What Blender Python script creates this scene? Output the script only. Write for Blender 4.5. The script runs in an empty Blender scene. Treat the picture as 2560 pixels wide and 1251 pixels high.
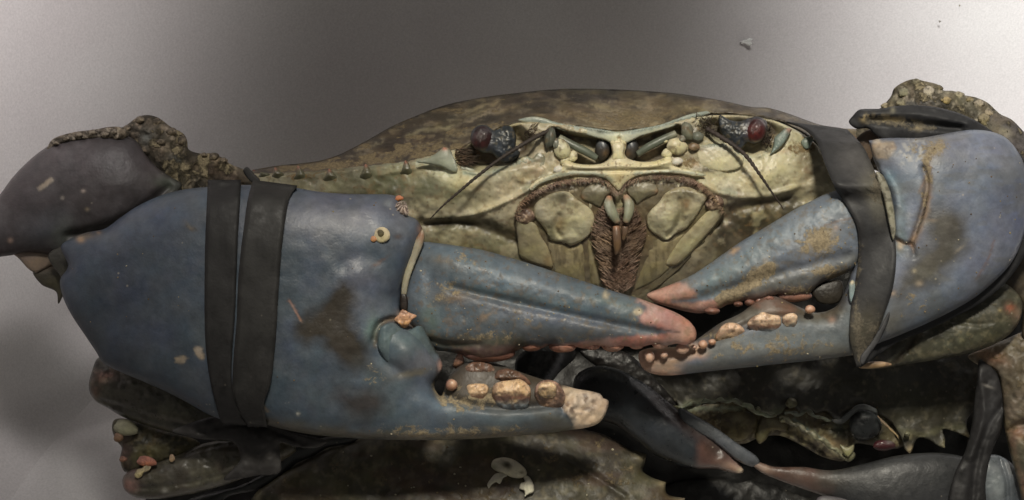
import bpy, math, random
import numpy as np
from mathutils import Vector, Matrix
from mathutils.geometry import delaunay_2d_cdt
random.seed(7); RNG = np.random.default_rng(7)
R = math.radians
sc = bpy.context.scene

# ------------------------------------------------------------------ camera, world, lamps, exposure
PITCH = 40.0; DIST = 0.45; FOC = 3840.0; MM = DIST / FOC          # MM: metres for one reference unit at the crab's distance
CEN = Vector((0, 0, 0.10))
FW = Vector((0, math.cos(R(PITCH)), -math.sin(R(PITCH)))); UP = Vector((0, math.sin(R(PITCH)), math.cos(R(PITCH)))); RT = Vector((1, 0, 0))
CAM = CEN - FW * DIST
cam = bpy.data.cameras.new('camera'); co = bpy.data.objects.new('camera', cam); sc.collection.objects.link(co)
co.matrix_world = Matrix.Translation(CAM) @ Matrix(((RT.x, UP.x, -FW.x), (RT.y, UP.y, -FW.y), (RT.z, UP.z, -FW.z))).to_4x4()
cam.sensor_width = 36; cam.lens = 36 * FOC / 2560; cam.clip_start = 0.01; cam.clip_end = 20
sc.camera = co
w = bpy.data.worlds.new('World'); sc.world = w; w.use_nodes = True
w.node_tree.nodes['Background'].inputs[0].default_value = (1.0, 0.96, 0.88, 1)
w.node_tree.nodes['Background'].inputs[1].default_value = 0.11
sc.view_settings.view_transform = 'Standard'; sc.view_settings.look = 'None'
sc.view_settings.exposure = 0; sc.view_settings.gamma = 1

def aim(o, p, t):
    o.location = p; o.rotation_euler = (Vector(t) - Vector(p)).to_track_quat('-Z', 'Y').to_euler()
def area(name, p, t, e, sx, sy, col):
    l = bpy.data.lights.new(name, 'AREA'); l.shape = 'RECTANGLE'; l.size = sx; l.size_y = sy; l.energy = e; l.color = col
    o = bpy.data.objects.new(name, l); sc.collection.objects.link(o); aim(o, p, t); return o
def spot(name, p, t, e, ang, blend, rad, col):
    l = bpy.data.lights.new(name, 'SPOT'); l.spot_size = R(ang); l.spot_blend = blend; l.shadow_soft_size = rad; l.energy = e; l.color = col
    o = bpy.data.objects.new(name, l); sc.collection.objects.link(o); aim(o, p, t); return o
spot('lamp_over_crab', (0.05, -0.20, 0.80), (0.045, -0.035, 0.10), 19.0, 24, .8, 0.05, (1.0, 0.93, 0.78))
spot('fill_spot_right_claw', (0.12, -0.14, 0.80), (0.14, -0.02, 0.11), 3.2, 20, .9, 0.05, (1.0, 0.97, 0.92))  # extra spot added to lift the right claw
spot('fill_spot_left_claw', (-0.03, -0.16, 0.80), (-0.10, -0.05, 0.11), 4.2, 22, .9, 0.05, (1.0, 0.96, 0.92))  # extra spot added to reach the left claw
spot('fill_spot_right_wall', (0.10, -0.06, 0.60), (0.25, 0.155, 0.16), 40, 42, 1.0, 0.04, (1.0, 0.98, 0.95))  # added spot that makes the bright pool on the right wall
spot('fill_spot_left_wall', (0.0, -0.10, 0.62), (-0.232, 0.075, 0.23), 27, 40, 1.0, 0.04, (1.0, 0.93, 0.92))  # added spot that brightens the left wall

# ------------------------------------------------------------------ numeric helpers
def lin(c):
    c = np.array(c, float) / 255.0
    return np.where(c <= .04045, c / 12.92, ((c + .055) / 1.055) ** 2.4)
def hsh(i, j, s):
    n = (i * 374761393 + j * 668265263 + s * 974634777) & 0x7fffffff
    n = ((n ^ (n >> 13)) * 1274126177) & 0x7fffffff
    return ((n ^ (n >> 16)) & 0xffff) / 65535.0
def vn(P, sc_, s=0):
    q = P / sc_ + 1000.0; i = np.floor(q).astype(np.int64); f = q - i; f = f * f * (3 - 2 * f)
    a = hsh(i[:, 0], i[:, 1], s); b = hsh(i[:, 0] + 1, i[:, 1], s); c = hsh(i[:, 0], i[:, 1] + 1, s); d = hsh(i[:, 0] + 1, i[:, 1] + 1, s)
    return (a * (1 - f[:, 0]) + b * f[:, 0]) * (1 - f[:, 1]) + (c * (1 - f[:, 0]) + d * f[:, 0]) * f[:, 1]
def fbm(P, sc_, s=0, o=4):
    r = np.zeros(len(P)); a = 1.0; t = 0
    for k in range(o): r += a * vn(P, sc_, s + k * 17); t += a; a *= .5; sc_ *= .5
    return r / t
def curve(pts, closed=True, step=6.0):
    n = len(pts); P = [np.array(p[:2], float) for p in pts]; cor = [len(p) > 2 for p in pts]; out = []
    for i in range(n if closed else n - 1):
        j = (i + 1) % n
        p1, p2 = P[i], P[j]
        p0 = p1 if cor[i] or (not closed and i == 0) else P[i - 1]
        p3 = p2 if cor[j] or (not closed and j == n - 1) else P[(j + 1) % n]
        d = np.linalg.norm(p2 - p1); m = max(1, int(round(d / step)))
        m1 = (p2 - p0) * .5; m2 = (p3 - p1) * .5
        for q, mm in ((0, m1), (1, m2)):
            l = np.linalg.norm(mm)
            if l > d: mm *= d / l
        for k in range(m):
            t = k / m; t2 = t * t; t3 = t2 * t
            out.append((2*t3-3*t2+1)*p1 + (t3-2*t2+t)*m1 + (-2*t3+3*t2)*p2 + (t3-t2)*m2)
    if not closed: out.append(P[-1])
    return np.array(out)
def dline(P, A, closed=False):
    B = np.roll(A, -1, 0) if closed else A[1:]; A_ = A if closed else A[:-1]
    best = np.full(len(P), 1e9)
    D = B - A_; L2 = (D ** 2).sum(1) + 1e-9
    for c in range(0, len(P), 4000):
        Q = P[c:c + 4000]
        W = Q[:, None, :] - A_[None]
        t = np.clip((W * D[None]).sum(2) / L2, 0, 1)
        d = W - t[:, :, None] * D[None]
        best[c:c + 4000] = np.sqrt((d ** 2).sum(2).min(1))
    return best
def inside(P, A):
    r = np.zeros(len(P), bool); B = np.roll(A, -1, 0)
    for a, b in zip(A, B):
        if a[1] == b[1]: continue
        c = (a[1] > P[:, 1]) != (b[1] > P[:, 1])
        r ^= c & (P[:, 0] < (b[0] - a[0]) * (P[:, 1] - a[1]) / (b[1] - a[1]) + a[0])
    return r
# feature / mask functions of P
def G(cx, cy, rx, ry=None, a=1.0, ang=0, p=2):
    ry = ry or rx; c, s = math.cos(R(ang)), math.sin(R(ang))
    def f(P):
        x = P[:, 0] - cx; y = P[:, 1] - cy
        return a * np.exp(-(((x * c + y * s) / rx) ** 2 + ((-x * s + y * c) / ry) ** 2) ** (p / 2))
    return f
def L(pts, w_, a=1.0, p=2):
    A = curve(pts, False, 8)
    return lambda P: a * np.exp(-(dline(P, A) / w_) ** p)
def BE(pts, sp, r, a=1.0):
    A = curve(pts, False, sp)
    def f(P):
        o = np.zeros(len(P))
        for q in A: o = np.maximum(o, np.exp(-((P - q) ** 2).sum(1) / (r * r)))
        return a * o
    return f
def PO(pts, soft=6, a=1.0):
    A = curve(pts, True, 8)
    def f(P):
        d = dline(P, A, True); s = np.where(inside(P, A), d, -d)
        return a * np.clip(s / soft * .5 + .5, 0, 1)
    return f
def GR(p, q, a=1.0):                                   # 0 at p -> 1 at q
    p = np.array(p, float); q = np.array(q, float); d = q - p
    return lambda P: a * np.clip(((P - p) @ d) / (d @ d), 0, 1)
def NZ(s, lo, hi, seed=0, a=1.0, st=(1, 1)):
    return lambda P: a * np.clip((fbm(P * np.array(st), s, seed) - lo) / (hi - lo), 0, 1)
def MUL(*fs):
    def f(P):
        r = 1.0
        for g in fs: r = r * g(P)
        return r
    return f
def FB(s, a, seed=0, o=4, st=(1, 1)):
    return lambda P: a * (fbm(P * np.array(st), s, seed, o) - .5)
def RIDGE(s, a, seed=0):
    return lambda P: a * (1 - np.abs(fbm(P, s, seed, 3) - .5) * 5)

# ------------------------------------------------------------------ objects
ORG = {}
def world(P, z):
    """reference coordinates (x right, y down, z towards the viewer) -> metres in the tub"""
    d = DIST - np.asarray(z, float) * MM
    x = (P[:, 0] - 1280) / FOC * d; y = (625.5 - P[:, 1]) / FOC * d
    o = np.outer(d, FW) + np.outer(x, RT) + np.outer(y, UP) + np.array(CAM)
    return o
def wpt(x, y, z): return Vector(world(np.array([[x, y]], float), [z])[0])
def thing(name, label, cat, at, group=None):
    o = bpy.data.objects.new(name, None); sc.collection.objects.link(o); o.empty_display_size = .01
    p = wpt(*at); o.location = p; ORG[o.name] = p
    o['label'] = label; o['category'] = cat
    if group: o['group'] = group
    return o
def mk(name, V, F, mat, parent=None, col=None, mud=None, smooth=True, props=None):
    V = np.asarray(V, float); c = V.mean(0)
    me = bpy.data.meshes.new(name); me.from_pydata((V - c).tolist(), [], [tuple(map(int, f)) for f in F]); me.update()
    if col is not None:
        a = me.attributes.new('Col', 'FLOAT_COLOR', 'POINT'); C4 = np.ones((len(V), 4), np.float32); C4[:, :3] = col
        a.data.foreach_set('color', C4.ravel())
    a = me.attributes.new('mud', 'FLOAT', 'POINT'); a.data.foreach_set('value', (np.zeros(len(V)) if mud is None else np.broadcast_to(mud, len(V)).astype(float)).astype(np.float32))
    if smooth: me.polygons.foreach_set('use_smooth', [True] * len(me.polygons))
    me.materials.append(mat)
    o = bpy.data.objects.new(name, me); sc.collection.objects.link(o)
    cw = Vector(c)
    ORG[o.name] = cw
    if parent is not None: o.parent = parent; o.location = cw - ORG[parent.name]
    else: o.location = cw
    for k, v in (props or {}).items(): o[k] = v
    return o
class Samp:
    def __init__(s, P, z): s.P = P; s.z = z
    def __call__(s, Q):
        Q = np.atleast_2d(np.asarray(Q, float)); o = np.zeros(len(Q))
        for i, q in enumerate(Q):
            d = ((s.P - q) ** 2).sum(1); k = np.argpartition(d, 3)[:3]; w_ = 1 / (d[k] + 1)
            o[i] = (s.z[k] * w_).sum() / w_.sum()
        return o
def colours(P, base, paint):
    C = np.tile(lin(base), (len(P), 1)).astype(float)
    for it in paint:
        m, c, st = it[0], it[1], it[2]; wp = it[3] if len(it) > 3 else 0
        Q = P
        if wp: Q = P + (np.stack([fbm(P, wp * 2.2, 3), fbm(P, wp * 2.2, 91)], 1) - .5) * wp * 2.6
        a = np.clip(m(Q), 0, 1)[:, None] * st
        C = C * (1 - a) + lin(c) * a
    return C
def S(name, pts, parent, mat, z=0.0, k=.5, kb=.35, cap=None, res=6.0, feats=(), paint=(), base=(128, 128, 128), mud=None, props=None, edge=1.0):
    """closed solid: outline in reference coordinates, domed towards the viewer and behind"""
    A = curve(pts, True, res); lo = A.min(0); hi = A.max(0)
    gy = np.arange(lo[1], hi[1], res * .866); rows = []
    for i, y in enumerate(gy):
        xs = np.arange(lo[0] + (i % 2) * res * .5, hi[0], res); rows.append(np.stack([xs, np.full(len(xs), y)], 1))
    I = np.concatenate(rows) if rows else np.zeros((0, 2))
    I = I[inside(I, A)]
    if len(I): I = I[dline(I, A, True) > res * .6]
    I = I + RNG.uniform(-.08, .08, I.shape) * res
    al = np.concatenate([A, I]); n = len(A)
    vs, es, fs, *_ = delaunay_2d_cdt([Vector((p[0], -p[1])) for p in al], [], [list(range(n))], 1, 1e-4)
    P = np.array([(v.x, -v.y) for v in vs]); T = []
    for f in fs:
        for q in range(1, len(f) - 1): T.append((f[0], f[q], f[q + 1]))
    T = np.array(T)
    X = P * np.array([1, -1]); a, b, c = X[T[:, 0]], X[T[:, 1]], X[T[:, 2]]
    cr = (b[:, 0]-a[:, 0])*(c[:, 1]-a[:, 1]) - (b[:, 1]-a[:, 1])*(c[:, 0]-a[:, 0])
    T[cr < 0] = T[cr < 0][:, ::-1]; T = T[np.abs(cr) > 1e-6]
    used = np.zeros(len(P), bool); used[T.ravel()] = True
    rm = np.cumsum(used) - 1; P = P[used]; T = rm[T]; X = P * np.array([1, -1]); N = len(P)
    E = np.concatenate([T[:, [0, 1]], T[:, [1, 2]], T[:, [2, 0]]]); key = np.sort(E, 1); kk = key[:, 0] * N + key[:, 1]
    u_, inv, cnt = np.unique(kk, return_inverse=True, return_counts=True)
    bd = np.zeros(N, bool); be = key[cnt[inv] == 1]; bd[be.ravel()] = True
    # cotangent Laplacian
    ei, ej, ww = [], [], []; area_ = np.zeros(N)
    for (i0, i1, i2) in ((0, 1, 2), (1, 2, 0), (2, 0, 1)):
        p, q, r = X[T[:, i0]], X[T[:, i1]], X[T[:, i2]]; e1, e2 = q - p, r - p
        cx = np.abs(e1[:, 0]*e2[:, 1] - e1[:, 1]*e2[:, 0]) + 1e-9
        ct = np.clip((e1 * e2).sum(1) / cx, .02, 8) * .5
        ei.append(T[:, i1]); ej.append(T[:, i2]); ww.append(ct); area_ += np.bincount(T[:, i0], cx / 6, N)
    ei = np.concatenate(ei); ej = np.concatenate(ej); ww = np.concatenate(ww)
    fr = ~bd; dg = np.bincount(ei, ww, N) + np.bincount(ej, ww, N) + 1e-9
    def mul(u): return dg * u - np.bincount(ei, ww * u[ej], N) - np.bincount(ej, ww * u[ei], N)
    rhs = 2 * area_ * fr; u = np.zeros(N); r_ = rhs.copy(); zz = r_ / dg; p_ = zz.copy(); rz = r_ @ zz; r0 = rz
    for it in range(1500):
        Ap = mul(p_) * fr; al_ = rz / (p_ @ Ap + 1e-30); u += al_ * p_; r_ -= al_ * Ap; zz = r_ / dg * fr; rn = r_ @ zz
        if rn < r0 * 1e-7: break
        p_ = zz + rn / rz * p_; rz = rn
    h0 = np.sqrt(np.maximum(u, 0))
    hh = h0 if cap is None else cap * np.tanh(h0 / cap)
    hf = hh * k
    hmax = max(hh.max(), 1e-6)
    et = np.clip(hh / (hmax * .3), 0, 1) * edge + (1 - edge)       # features fade at the silhouette
    et = np.where(bd, 0, et)
    for f in feats: hf = hf + f(P) * et
    zb = z(P) if callable(z) else np.full(N, float(z))
    zf = zb + hf; zk = zb - hh * kb - .01
    bi = np.where(fr)[0]; mp = np.arange(N); mp[bi] = N + np.arange(len(bi))
    V = np.concatenate([world(P, zf), world(P[bi], zk[bi])])
    F = np.concatenate([T, mp[T][:, ::-1]])
    # drop degenerate back triangles that touch only the rim
    rim = bd[T].all(1); F = np.concatenate([T, mp[T][~rim][:, ::-1], T[rim][:, ::-1]]) if False else F[np.concatenate([np.ones(len(T), bool), ~rim])]
    C = colours(P, base, paint); md = np.zeros(N)
    if mud is not None:
        for f in (mud if isinstance(mud, (list, tuple)) else [mud]): md = np.maximum(md, f(P) if callable(f) else np.full(N, f))
    o = mk(name, V, F, mat, parent, np.concatenate([C, C[bi]]), np.concatenate([md, md[bi]]), props=props)
    return o, Samp(P[fr] if fr.sum() > 3 else P, zf[fr] if fr.sum() > 3 else zf)
def tubes(name, paths, parent, mat, col=(60, 50, 40), sides=5, props=None, mud=None, paint=None):
    """paths: list of [(x,y,z,r)...]; every path a tapered tube; all in one mesh"""
    V = []; F = []; CC = []
    for path in paths:
        A = np.array(path, float); m = len(A); b0 = len(V)
        T_ = np.gradient(A[:, :3], axis=0); T_ /= np.linalg.norm(T_, axis=1)[:, None] + 1e-9
        n = np.cross(T_, [0.13, 0.21, 1.0]); n /= np.linalg.norm(n, axis=1)[:, None] + 1e-9; bq = np.cross(T_, n)
        for i in range(m):
            for s in range(sides):
                t = 2 * math.pi * s / sides; q = A[i, :3] + (n[i] * math.cos(t) + bq[i] * math.sin(t)) * A[i, 3]; V.append(q)
        for i in range(m - 1):
            for s in range(sides):
                s2 = (s + 1) % sides; F.append((b0 + i*sides + s, b0 + i*sides + s2, b0 + (i+1)*sides + s2, b0 + (i+1)*sides + s))
        F.append(tuple(b0 + s for s in range(sides))[::-1]); F.append(tuple(b0 + (m-1)*sides + s for s in range(sides)))
    V = np.array(V); C = colours(V[:, :2], col, paint or [])
    return mk(name, world(V[:, :2], V[:, 2]), F, mat, parent, C, mud, props=props)
def smooth3(pts, step=5):
    """catmull through (x,y,z,r) tuples"""
    A = np.array(pts, float); out = []
    for i in range(len(A) - 1):
        p0 = A[max(i-1, 0)]; p1 = A[i]; p2 = A[i+1]; p3 = A[min(i+2, len(A)-1)]; m = max(2, int(np.linalg.norm((p2-p1)[:2]) / step))
        for k_ in range(m):
            t = k_ / m; out.append(.5*((2*p1) + (-p0+p2)*t + (2*p0-5*p1+4*p2-p3)*t*t + (-p0+3*p1-3*p2+p3)*t**3))
    out.append(A[-1]); return out
def ball(name, x, y, z, rx, ry, rz, parent, mat, col, paint=(), ang=0, nz=0.0, ns=12, n=20, mud=None, props=None, seed=1, p=2.0):
    V = []; F = []; c, s = math.cos(R(ang)), math.sin(R(ang))
    for i in range(n + 1):
        th = math.pi * i / n
        for j in range(n):
            ph = 2 * math.pi * j / n
            d = np.array([math.sin(th)*math.cos(ph), math.sin(th)*math.sin(ph), math.cos(th)])
            d = np.sign(d) * np.abs(d) ** (2 / p)
            V.append(d)
    D = np.array(V); K = 1 + nz * (fbm(D[:, :2] * 40 + D[:, 2:] * 27 + seed * 31, ns * 2, seed) - .5) if nz else np.ones(len(D))
    Q = D * K[:, None] * np.array([rx, ry, rz]); X = Q[:, 0]*c - Q[:, 1]*s + x; Y = Q[:, 0]*s + Q[:, 1]*c + y
    P = np.stack([X, Y], 1)
    for i in range(n):
        for j in range(n):
            j2 = (j + 1) % n
            if i == 0: F.append((j, (i+1)*n + j, (i+1)*n + j2))
            elif i == n - 1: F.append((i*n + j, (i+1)*n + j, i*n + j2))
            else: F.append((i*n + j, (i+1)*n + j, (i+1)*n + j2, i*n + j2))
    W = world(P, z + Q[:, 2]); F = [f[::-1] for f in F]
    # merge poles
    use = sorted(set(q for f in F for q in f)); rm = {q: i for i, q in enumerate(use)}
    return mk(name, W[use], [tuple(rm[q] for q in f) for f in F], mat, parent, colours(P, col, paint)[use], mud, props=props)
def band(name, le, ri, samps, off, parent, mat, base, zback, n=70, m=9, zmin=-1e9, paint=(), th=.0005, mud=None, sm=3, wob=6.0, seed=5, ring=True):
    def rs(c):
        c = curve(c, False, 4); d = np.r_[0, np.cumsum(np.linalg.norm(np.diff(c, axis=0), axis=1))]; t = np.linspace(0, d[-1], n)
        return np.stack([np.interp(t, d, c[:, 0]), np.interp(t, d, c[:, 1])], 1)
    a, b = rs(le), rs(ri); t = np.linspace(0, 1, m)[None, :, None]
    P = a[:, None] * (1 - t) + b[:, None] * t; Q = P.reshape(-1, 2)
    Z = np.max([s(Q) for s in samps], 0).reshape(n, m); Z = np.maximum(Z, zmin)
    Z0 = Z.copy()
    for _ in range(sm):
        Z[1:-1] = (Z[:-2] + Z[2:] + 2 * Z[1:-1]) / 4; Z[:, 1:-1] = (Z[:, :-2] + Z[:, 2:] + 2*Z[:, 1:-1]) / 4; Z = np.maximum(Z, Z0)
    Z = Z + off + wob * (fbm(Q * np.array([1, .25]), 22, seed).reshape(n, m) - .5)
    VV = [world(Q, Z.ravel())]; PP = [Q]; rows = n
    if ring:
        nb = 10; ts = np.linspace(0, 1, nb + 2)[1:-1]
        for q in ts:
            row = P[-1] * (1 - q) + P[0] * q; VV.append(world(row, np.full(m, float(zback)))); PP.append(row)
        rows = n + nb
    V = np.concatenate(VV); F = []
    for i in range(rows if ring else rows - 1):
        i2 = (i + 1) % rows
        for j in range(m - 1): F.append((i*m + j, i2*m + j, i2*m + j + 1, i*m + j + 1))
    PP = np.concatenate(PP); o = mk(name, V, F, mat, parent, colours(PP, base, paint), mud if not callable(mud) else mud(PP))
    mo = o.modifiers.new('thickness', 'SOLIDIFY'); mo.thickness = th; mo.offset = 0
    return o, Samp(Q, Z.ravel())

# ------------------------------------------------------------------ materials
def nodes(name):
    m = bpy.data.materials.new(name); m.use_nodes = True; nt = m.node_tree; return m, nt, nt.nodes, nt.links, nt.nodes['Principled BSDF']
def shell_mat(name, rough=.42, rvar=.25, bump=.5, bscale=900, var=.35, mudc=(150, 125, 85), speck=.5, coat=0.0, spec=.5, bd=.0002, fine=.5, sss=0.0, sat=(.85, 1.15)):
    m, nt, N, Lk, B = nodes(name)
    def nd(t, **kw):
        x = N.new(t)
        for k_, v in kw.items(): setattr(x, k_, v)
        return x
    tc = nd('ShaderNodeTexCoord'); at = nd('ShaderNodeAttribute', attribute_name='Col'); mu = nd('ShaderNodeAttribute', attribute_name='mud')
    def noise(s, det=5, ro=.6, dist=0):
        x = nd('ShaderNodeTexNoise'); x.inputs['Scale'].default_value = s; x.inputs['Detail'].default_value = det; x.inputs['Roughness'].default_value = ro; x.inputs['Distortion'].default_value = dist
        Lk.new(tc.outputs['Object'], x.inputs['Vector']); return x
    def mr(src, a, b, c, d):
        x = nd('ShaderNodeMapRange'); x.inputs[1].default_value = a; x.inputs[2].default_value = b; x.inputs[3].default_value = c; x.inputs[4].default_value = d
        Lk.new(src, x.inputs[0]); return x.outputs[0]
    def mix(fac, a, b, blend='MIX'):
        x = nd('ShaderNodeMix', data_type='RGBA', blend_type=blend)
        if isinstance(fac, float): x.inputs[0].default_value = fac
        else: Lk.new(fac, x.inputs[0])
        for s, v in ((6, a), (7, b)):
            if isinstance(v, tuple): x.inputs[s].default_value = v
            else: Lk.new(v, x.inputs[s])
        return x.outputs[2]
    def mth(op, a, b):
        x = nd('ShaderNodeMath', operation=op)
        for i, v in enumerate((a, b)):
            if isinstance(v, (int, float)): x.inputs[i].default_value = v
            else: Lk.new(v, x.inputs[i])
        return x.outputs[0]
    n1 = noise(90, 6, .62); n2 = noise(420, 5, .65); n3 = noise(1500, 3, .6)
    v1 = mr(n1.outputs['Fac'], .3, .7, 1 - var, 1 + var * .8); v2 = mr(n2.outputs['Fac'], .3, .7, 1 - var * .6, 1 + var * .6); v3 = mr(n3.outputs['Fac'], .3, .7, 1 - var * .4 * fine, 1 + var * .4 * fine)
    vv = mth('MULTIPLY', mth('MULTIPLY', v1, v2), v3)
    cc = nd('ShaderNodeCombineXYZ'); [Lk.new(vv, cc.inputs[i]) for i in range(3)]
    c = mix(1.0, at.outputs['Color'], cc.outputs[0], 'MULTIPLY')
    # hue drift
    hs = nd('ShaderNodeHueSaturation'); Lk.new(mr(noise(60, 3).outputs['Fac'], 0.3, .7, .485, .515), hs.inputs['Hue']); Lk.new(mr(noise(140, 3).outputs['Fac'], 0.3, .7, sat[0], sat[1]), hs.inputs['Saturation']); Lk.new(c, hs.inputs['Color']); c = hs.outputs[0]
    # pale specks
    vo = nd('ShaderNodeTexVoronoi'); vo.inputs['Scale'].default_value = 260; Lk.new(tc.outputs['Object'], vo.inputs['Vector'])
    sp = mth('MULTIPLY', mr(vo.outputs['Distance'], .03, .11, 1, 0), mr(noise(120, 2).outputs['Fac'], .56, .62, 0, speck)); c = mix(sp, c, (*lin((190, 180, 160)), 1))
    # mud
    nm = noise(330, 8, .72, .6)
    mm = mr(mth('ADD', nm.outputs['Fac'], mth('MULTIPLY', mu.outputs['Fac'], .55)), .66, .76, 0, 1)
    mm2 = mth('MULTIPLY', mm, mr(mu.outputs['Fac'], 0, .12, 0, 1))
    mc = mix(mr(n3.outputs['Fac'], .35, .65, 0, 1), (*lin(mudc) * .65, 1), (*lin(mudc) * 1.25, 1)); c = mix(mth('MULTIPLY', mm2, .9), c, mc)
    Lk.new(c, B.inputs['Base Color'])
    ro = mth('ADD', mr(n2.outputs['Fac'], .3, .7, rough - rvar * .5, rough + rvar * .5), mth('MULTIPLY', mm2, .35)); Lk.new(ro, B.inputs['Roughness'])
    B.inputs['Specular IOR Level'].default_value = spec; B.inputs['Coat Weight'].default_value = coat; B.inputs['Coat Roughness'].default_value = .12
    if sss: B.inputs['Subsurface Weight'].default_value = sss; B.inputs['Subsurface Radius'].default_value = (.0012, .0008, .0005); B.inputs['Subsurface Scale'].default_value = 1.0
    vb = nd('ShaderNodeTexVoronoi'); vb.inputs['Scale'].default_value = bscale; Lk.new(tc.outputs['Object'], vb.inputs['Vector'])
    hgt = mth('ADD', mth('ADD', mth('MULTIPLY', vb.outputs['Distance'], -.35), mth('MULTIPLY', n2.outputs['Fac'], 1.1)), mth('ADD', mth('MULTIPLY', n3.outputs['Fac'], .5), mth('MULTIPLY', mm2, 1.0)))
    bp = nd('ShaderNodeBump'); bp.inputs['Strength'].default_value = bump; bp.inputs['Distance'].default_value = bd; Lk.new(hgt, bp.inputs['Height']); Lk.new(bp.outputs[0], B.inputs['Normal'])
    return m
M = {}
M['blue'] = shell_mat('blue_claw_shell', .46, .2, .42, 1300, .24, (146, 132, 106), .5, coat=0, spec=.4, sat=(.48, .82))
M['dark'] = shell_mat('dark_carapace_shell', .5, .25, .7, 900, .3, (120, 106, 80), .4, sat=(.65, .95))
M['wet'] = shell_mat('wet_dark_shell', .34, .22, .6, 900, .28, (110, 90, 60), .4, spec=.5, sat=(.45, .75))
M['cream'] = shell_mat('pale_underside_shell', .42, .2, .45, 1000, .14, (112, 92, 58), .1, sss=.12, sat=(.66, .92))
M['tooth'] = shell_mat('enamel_tooth', .42, .2, .5, 900, .16, (100, 80, 55), .1, sss=.15, sat=(.66, .9))
M['crust'] = shell_mat('crusted_growth', .85, .15, 1.0, 500, .5, (150, 138, 110), .8, bd=.0006, sat=(.6, .9))
M['barnacle'] = shell_mat('barnacle_shell', .7, .1, .8, 700, .2, (120, 100, 75), 0, bd=.0003)
M['strap'] = shell_mat('black_rubber', .58, .25, .5, 900, .3, (105, 98, 85), .3, spec=.4, bd=.00012)
M['hair'] = shell_mat('bristle', .7, .1, .2, 900, .25, (90, 70, 50), 0, sat=(.6, .85))
M['slate'] = shell_mat('slate_eyestalk', .42, .2, .3, 800, .2, (120, 110, 90), .5, spec=.6)
def cornea_mat():
    m, nt, N, Lk, B = nodes('red_cornea'); at = N.new('ShaderNodeAttribute'); at.attribute_name = 'Col'; Lk.new(at.outputs['Color'], B.inputs['Base Color'])
    B.inputs['Roughness'].default_value = .3; B.inputs['Coat Weight'].default_value = .5; B.inputs['Coat Roughness'].default_value = .1
    n = N.new('ShaderNodeTexNoise'); n.inputs['Scale'].default_value = 700; b = N.new('ShaderNodeBump'); b.inputs['Strength'].default_value = .35; b.inputs['Distance'].default_value = .0003; Lk.new(n.outputs['Fac'], b.inputs['Height']); Lk.new(b.outputs[0], B.inputs['Normal'])
    return m
M['cornea'] = cornea_mat()
def wall_mat():
    m, nt, N, Lk, B = nodes('white_tub_plastic'); tc = N.new('ShaderNodeTexCoord')
    n = N.new('ShaderNodeTexNoise'); n.inputs['Scale'].default_value = 9; n.inputs['Detail'].default_value = 4; Lk.new(tc.outputs['Object'], n.inputs['Vector'])
    r = N.new('ShaderNodeValToRGB'); r.color_ramp.elements[0].position = .3; r.color_ramp.elements[0].color = (.56, .53, .53, 1); r.color_ramp.elements[1].position = .7; r.color_ramp.elements[1].color = (.66, .65, .64, 1)
    Lk.new(n.outputs['Fac'], r.inputs[0])
    g = N.new('ShaderNodeTexNoise'); g.inputs['Scale'].default_value = 1400; g.inputs['Detail'].default_value = 2; Lk.new(tc.outputs['Object'], g.inputs['Vector'])
    v = N.new('ShaderNodeMapRange'); v.inputs[1].default_value = .25; v.inputs[2].default_value = .75; v.inputs[3].default_value = .9; v.inputs[4].default_value = 1.08; Lk.new(g.outputs['Fac'], v.inputs[0])
    x = N.new('ShaderNodeVectorMath'); x.operation = 'SCALE'; Lk.new(r.outputs[0], x.inputs[0]); Lk.new(v.outputs[0], x.inputs['Scale']); Lk.new(x.outputs[0], B.inputs['Base Color'])
    B.inputs['Roughness'].default_value = .6; B.inputs['Specular IOR Level'].default_value = .25
    b = N.new('ShaderNodeBump'); b.inputs['Strength'].default_value = .15; b.inputs['Distance'].default_value = .0003; Lk.new(g.outputs['Fac'], b.inputs['Height']); Lk.new(b.outputs[0], B.inputs['Normal'])
    return m
M['wall'] = wall_mat()

# ------------------------------------------------------------------ the tub
tub = bpy.data.objects.new('plastic_tub', None); sc.collection.objects.link(tub); tub.location = (0, 0, 0); ORG['plastic_tub'] = Vector((0, 0, 0))
tub['label'] = 'off-white plastic tub with rounded corner, standing behind and around the crabs'; tub['category'] = 'tub'
plan = curve([(-.21, -.42), (-.20, -.25), (-.192, -.08), (-.178, .01), (-.145, .075), (-.10, .118), (-.04, .142), (.05, .152), (.18, .160), (.30, .168), (.42, .172)], False, .01)
V = []; F = []; TH = .006; H = .235; zs = [0, .004, .012, .03, .06, .1, .14, .18, .22, H]
cen = np.array([.05, -.15]); n = len(plan)
def tubpt(p, z, o=0.0):
    d = p - cen; d /= np.linalg.norm(d); dr = .06 * (z - .1) - .012 * max(0, 1 - z / .012) ** 2
    q = p + d * (dr + o); return (q[0], q[1], z)
for o_ in (0, TH):
    for z_ in zs:
        for p in plan: V.append(tubpt(p, z_ if o_ == 0 else max(z_ - .001, -.004), o_))
m_ = len(zs)
for s in range(2):
    for i in range(m_ - 1):
        for j in range(n - 1):
            q = (s*m_*n + i*n + j, s*m_*n + i*n + j + 1, s*m_*n + (i+1)*n + j + 1, s*m_*n + (i+1)*n + j); F.append(q[::-1] if s else q)
for j in range(n - 1): F.append(((m_-1)*n + j, (m_-1)*n + j + 1, (2*m_-1)*n + j + 1, (2*m_-1)*n + j))
mk('wall', V, F, M['wall'], tub)
fl = [tubpt(p, 0) for p in plan] + [(.42, -.42, 0)]
fb = [(x, y, -.004) for x, y, z in fl]; k_ = len(fl)
mk('floor', fl + fb, [tuple(range(k_))[::-1], tuple(range(k_, 2*k_))] + [(i, (i+1) % k_, k_ + (i+1) % k_, k_ + i) for i in range(k_)], M['wall'], tub, smooth=False)
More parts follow.
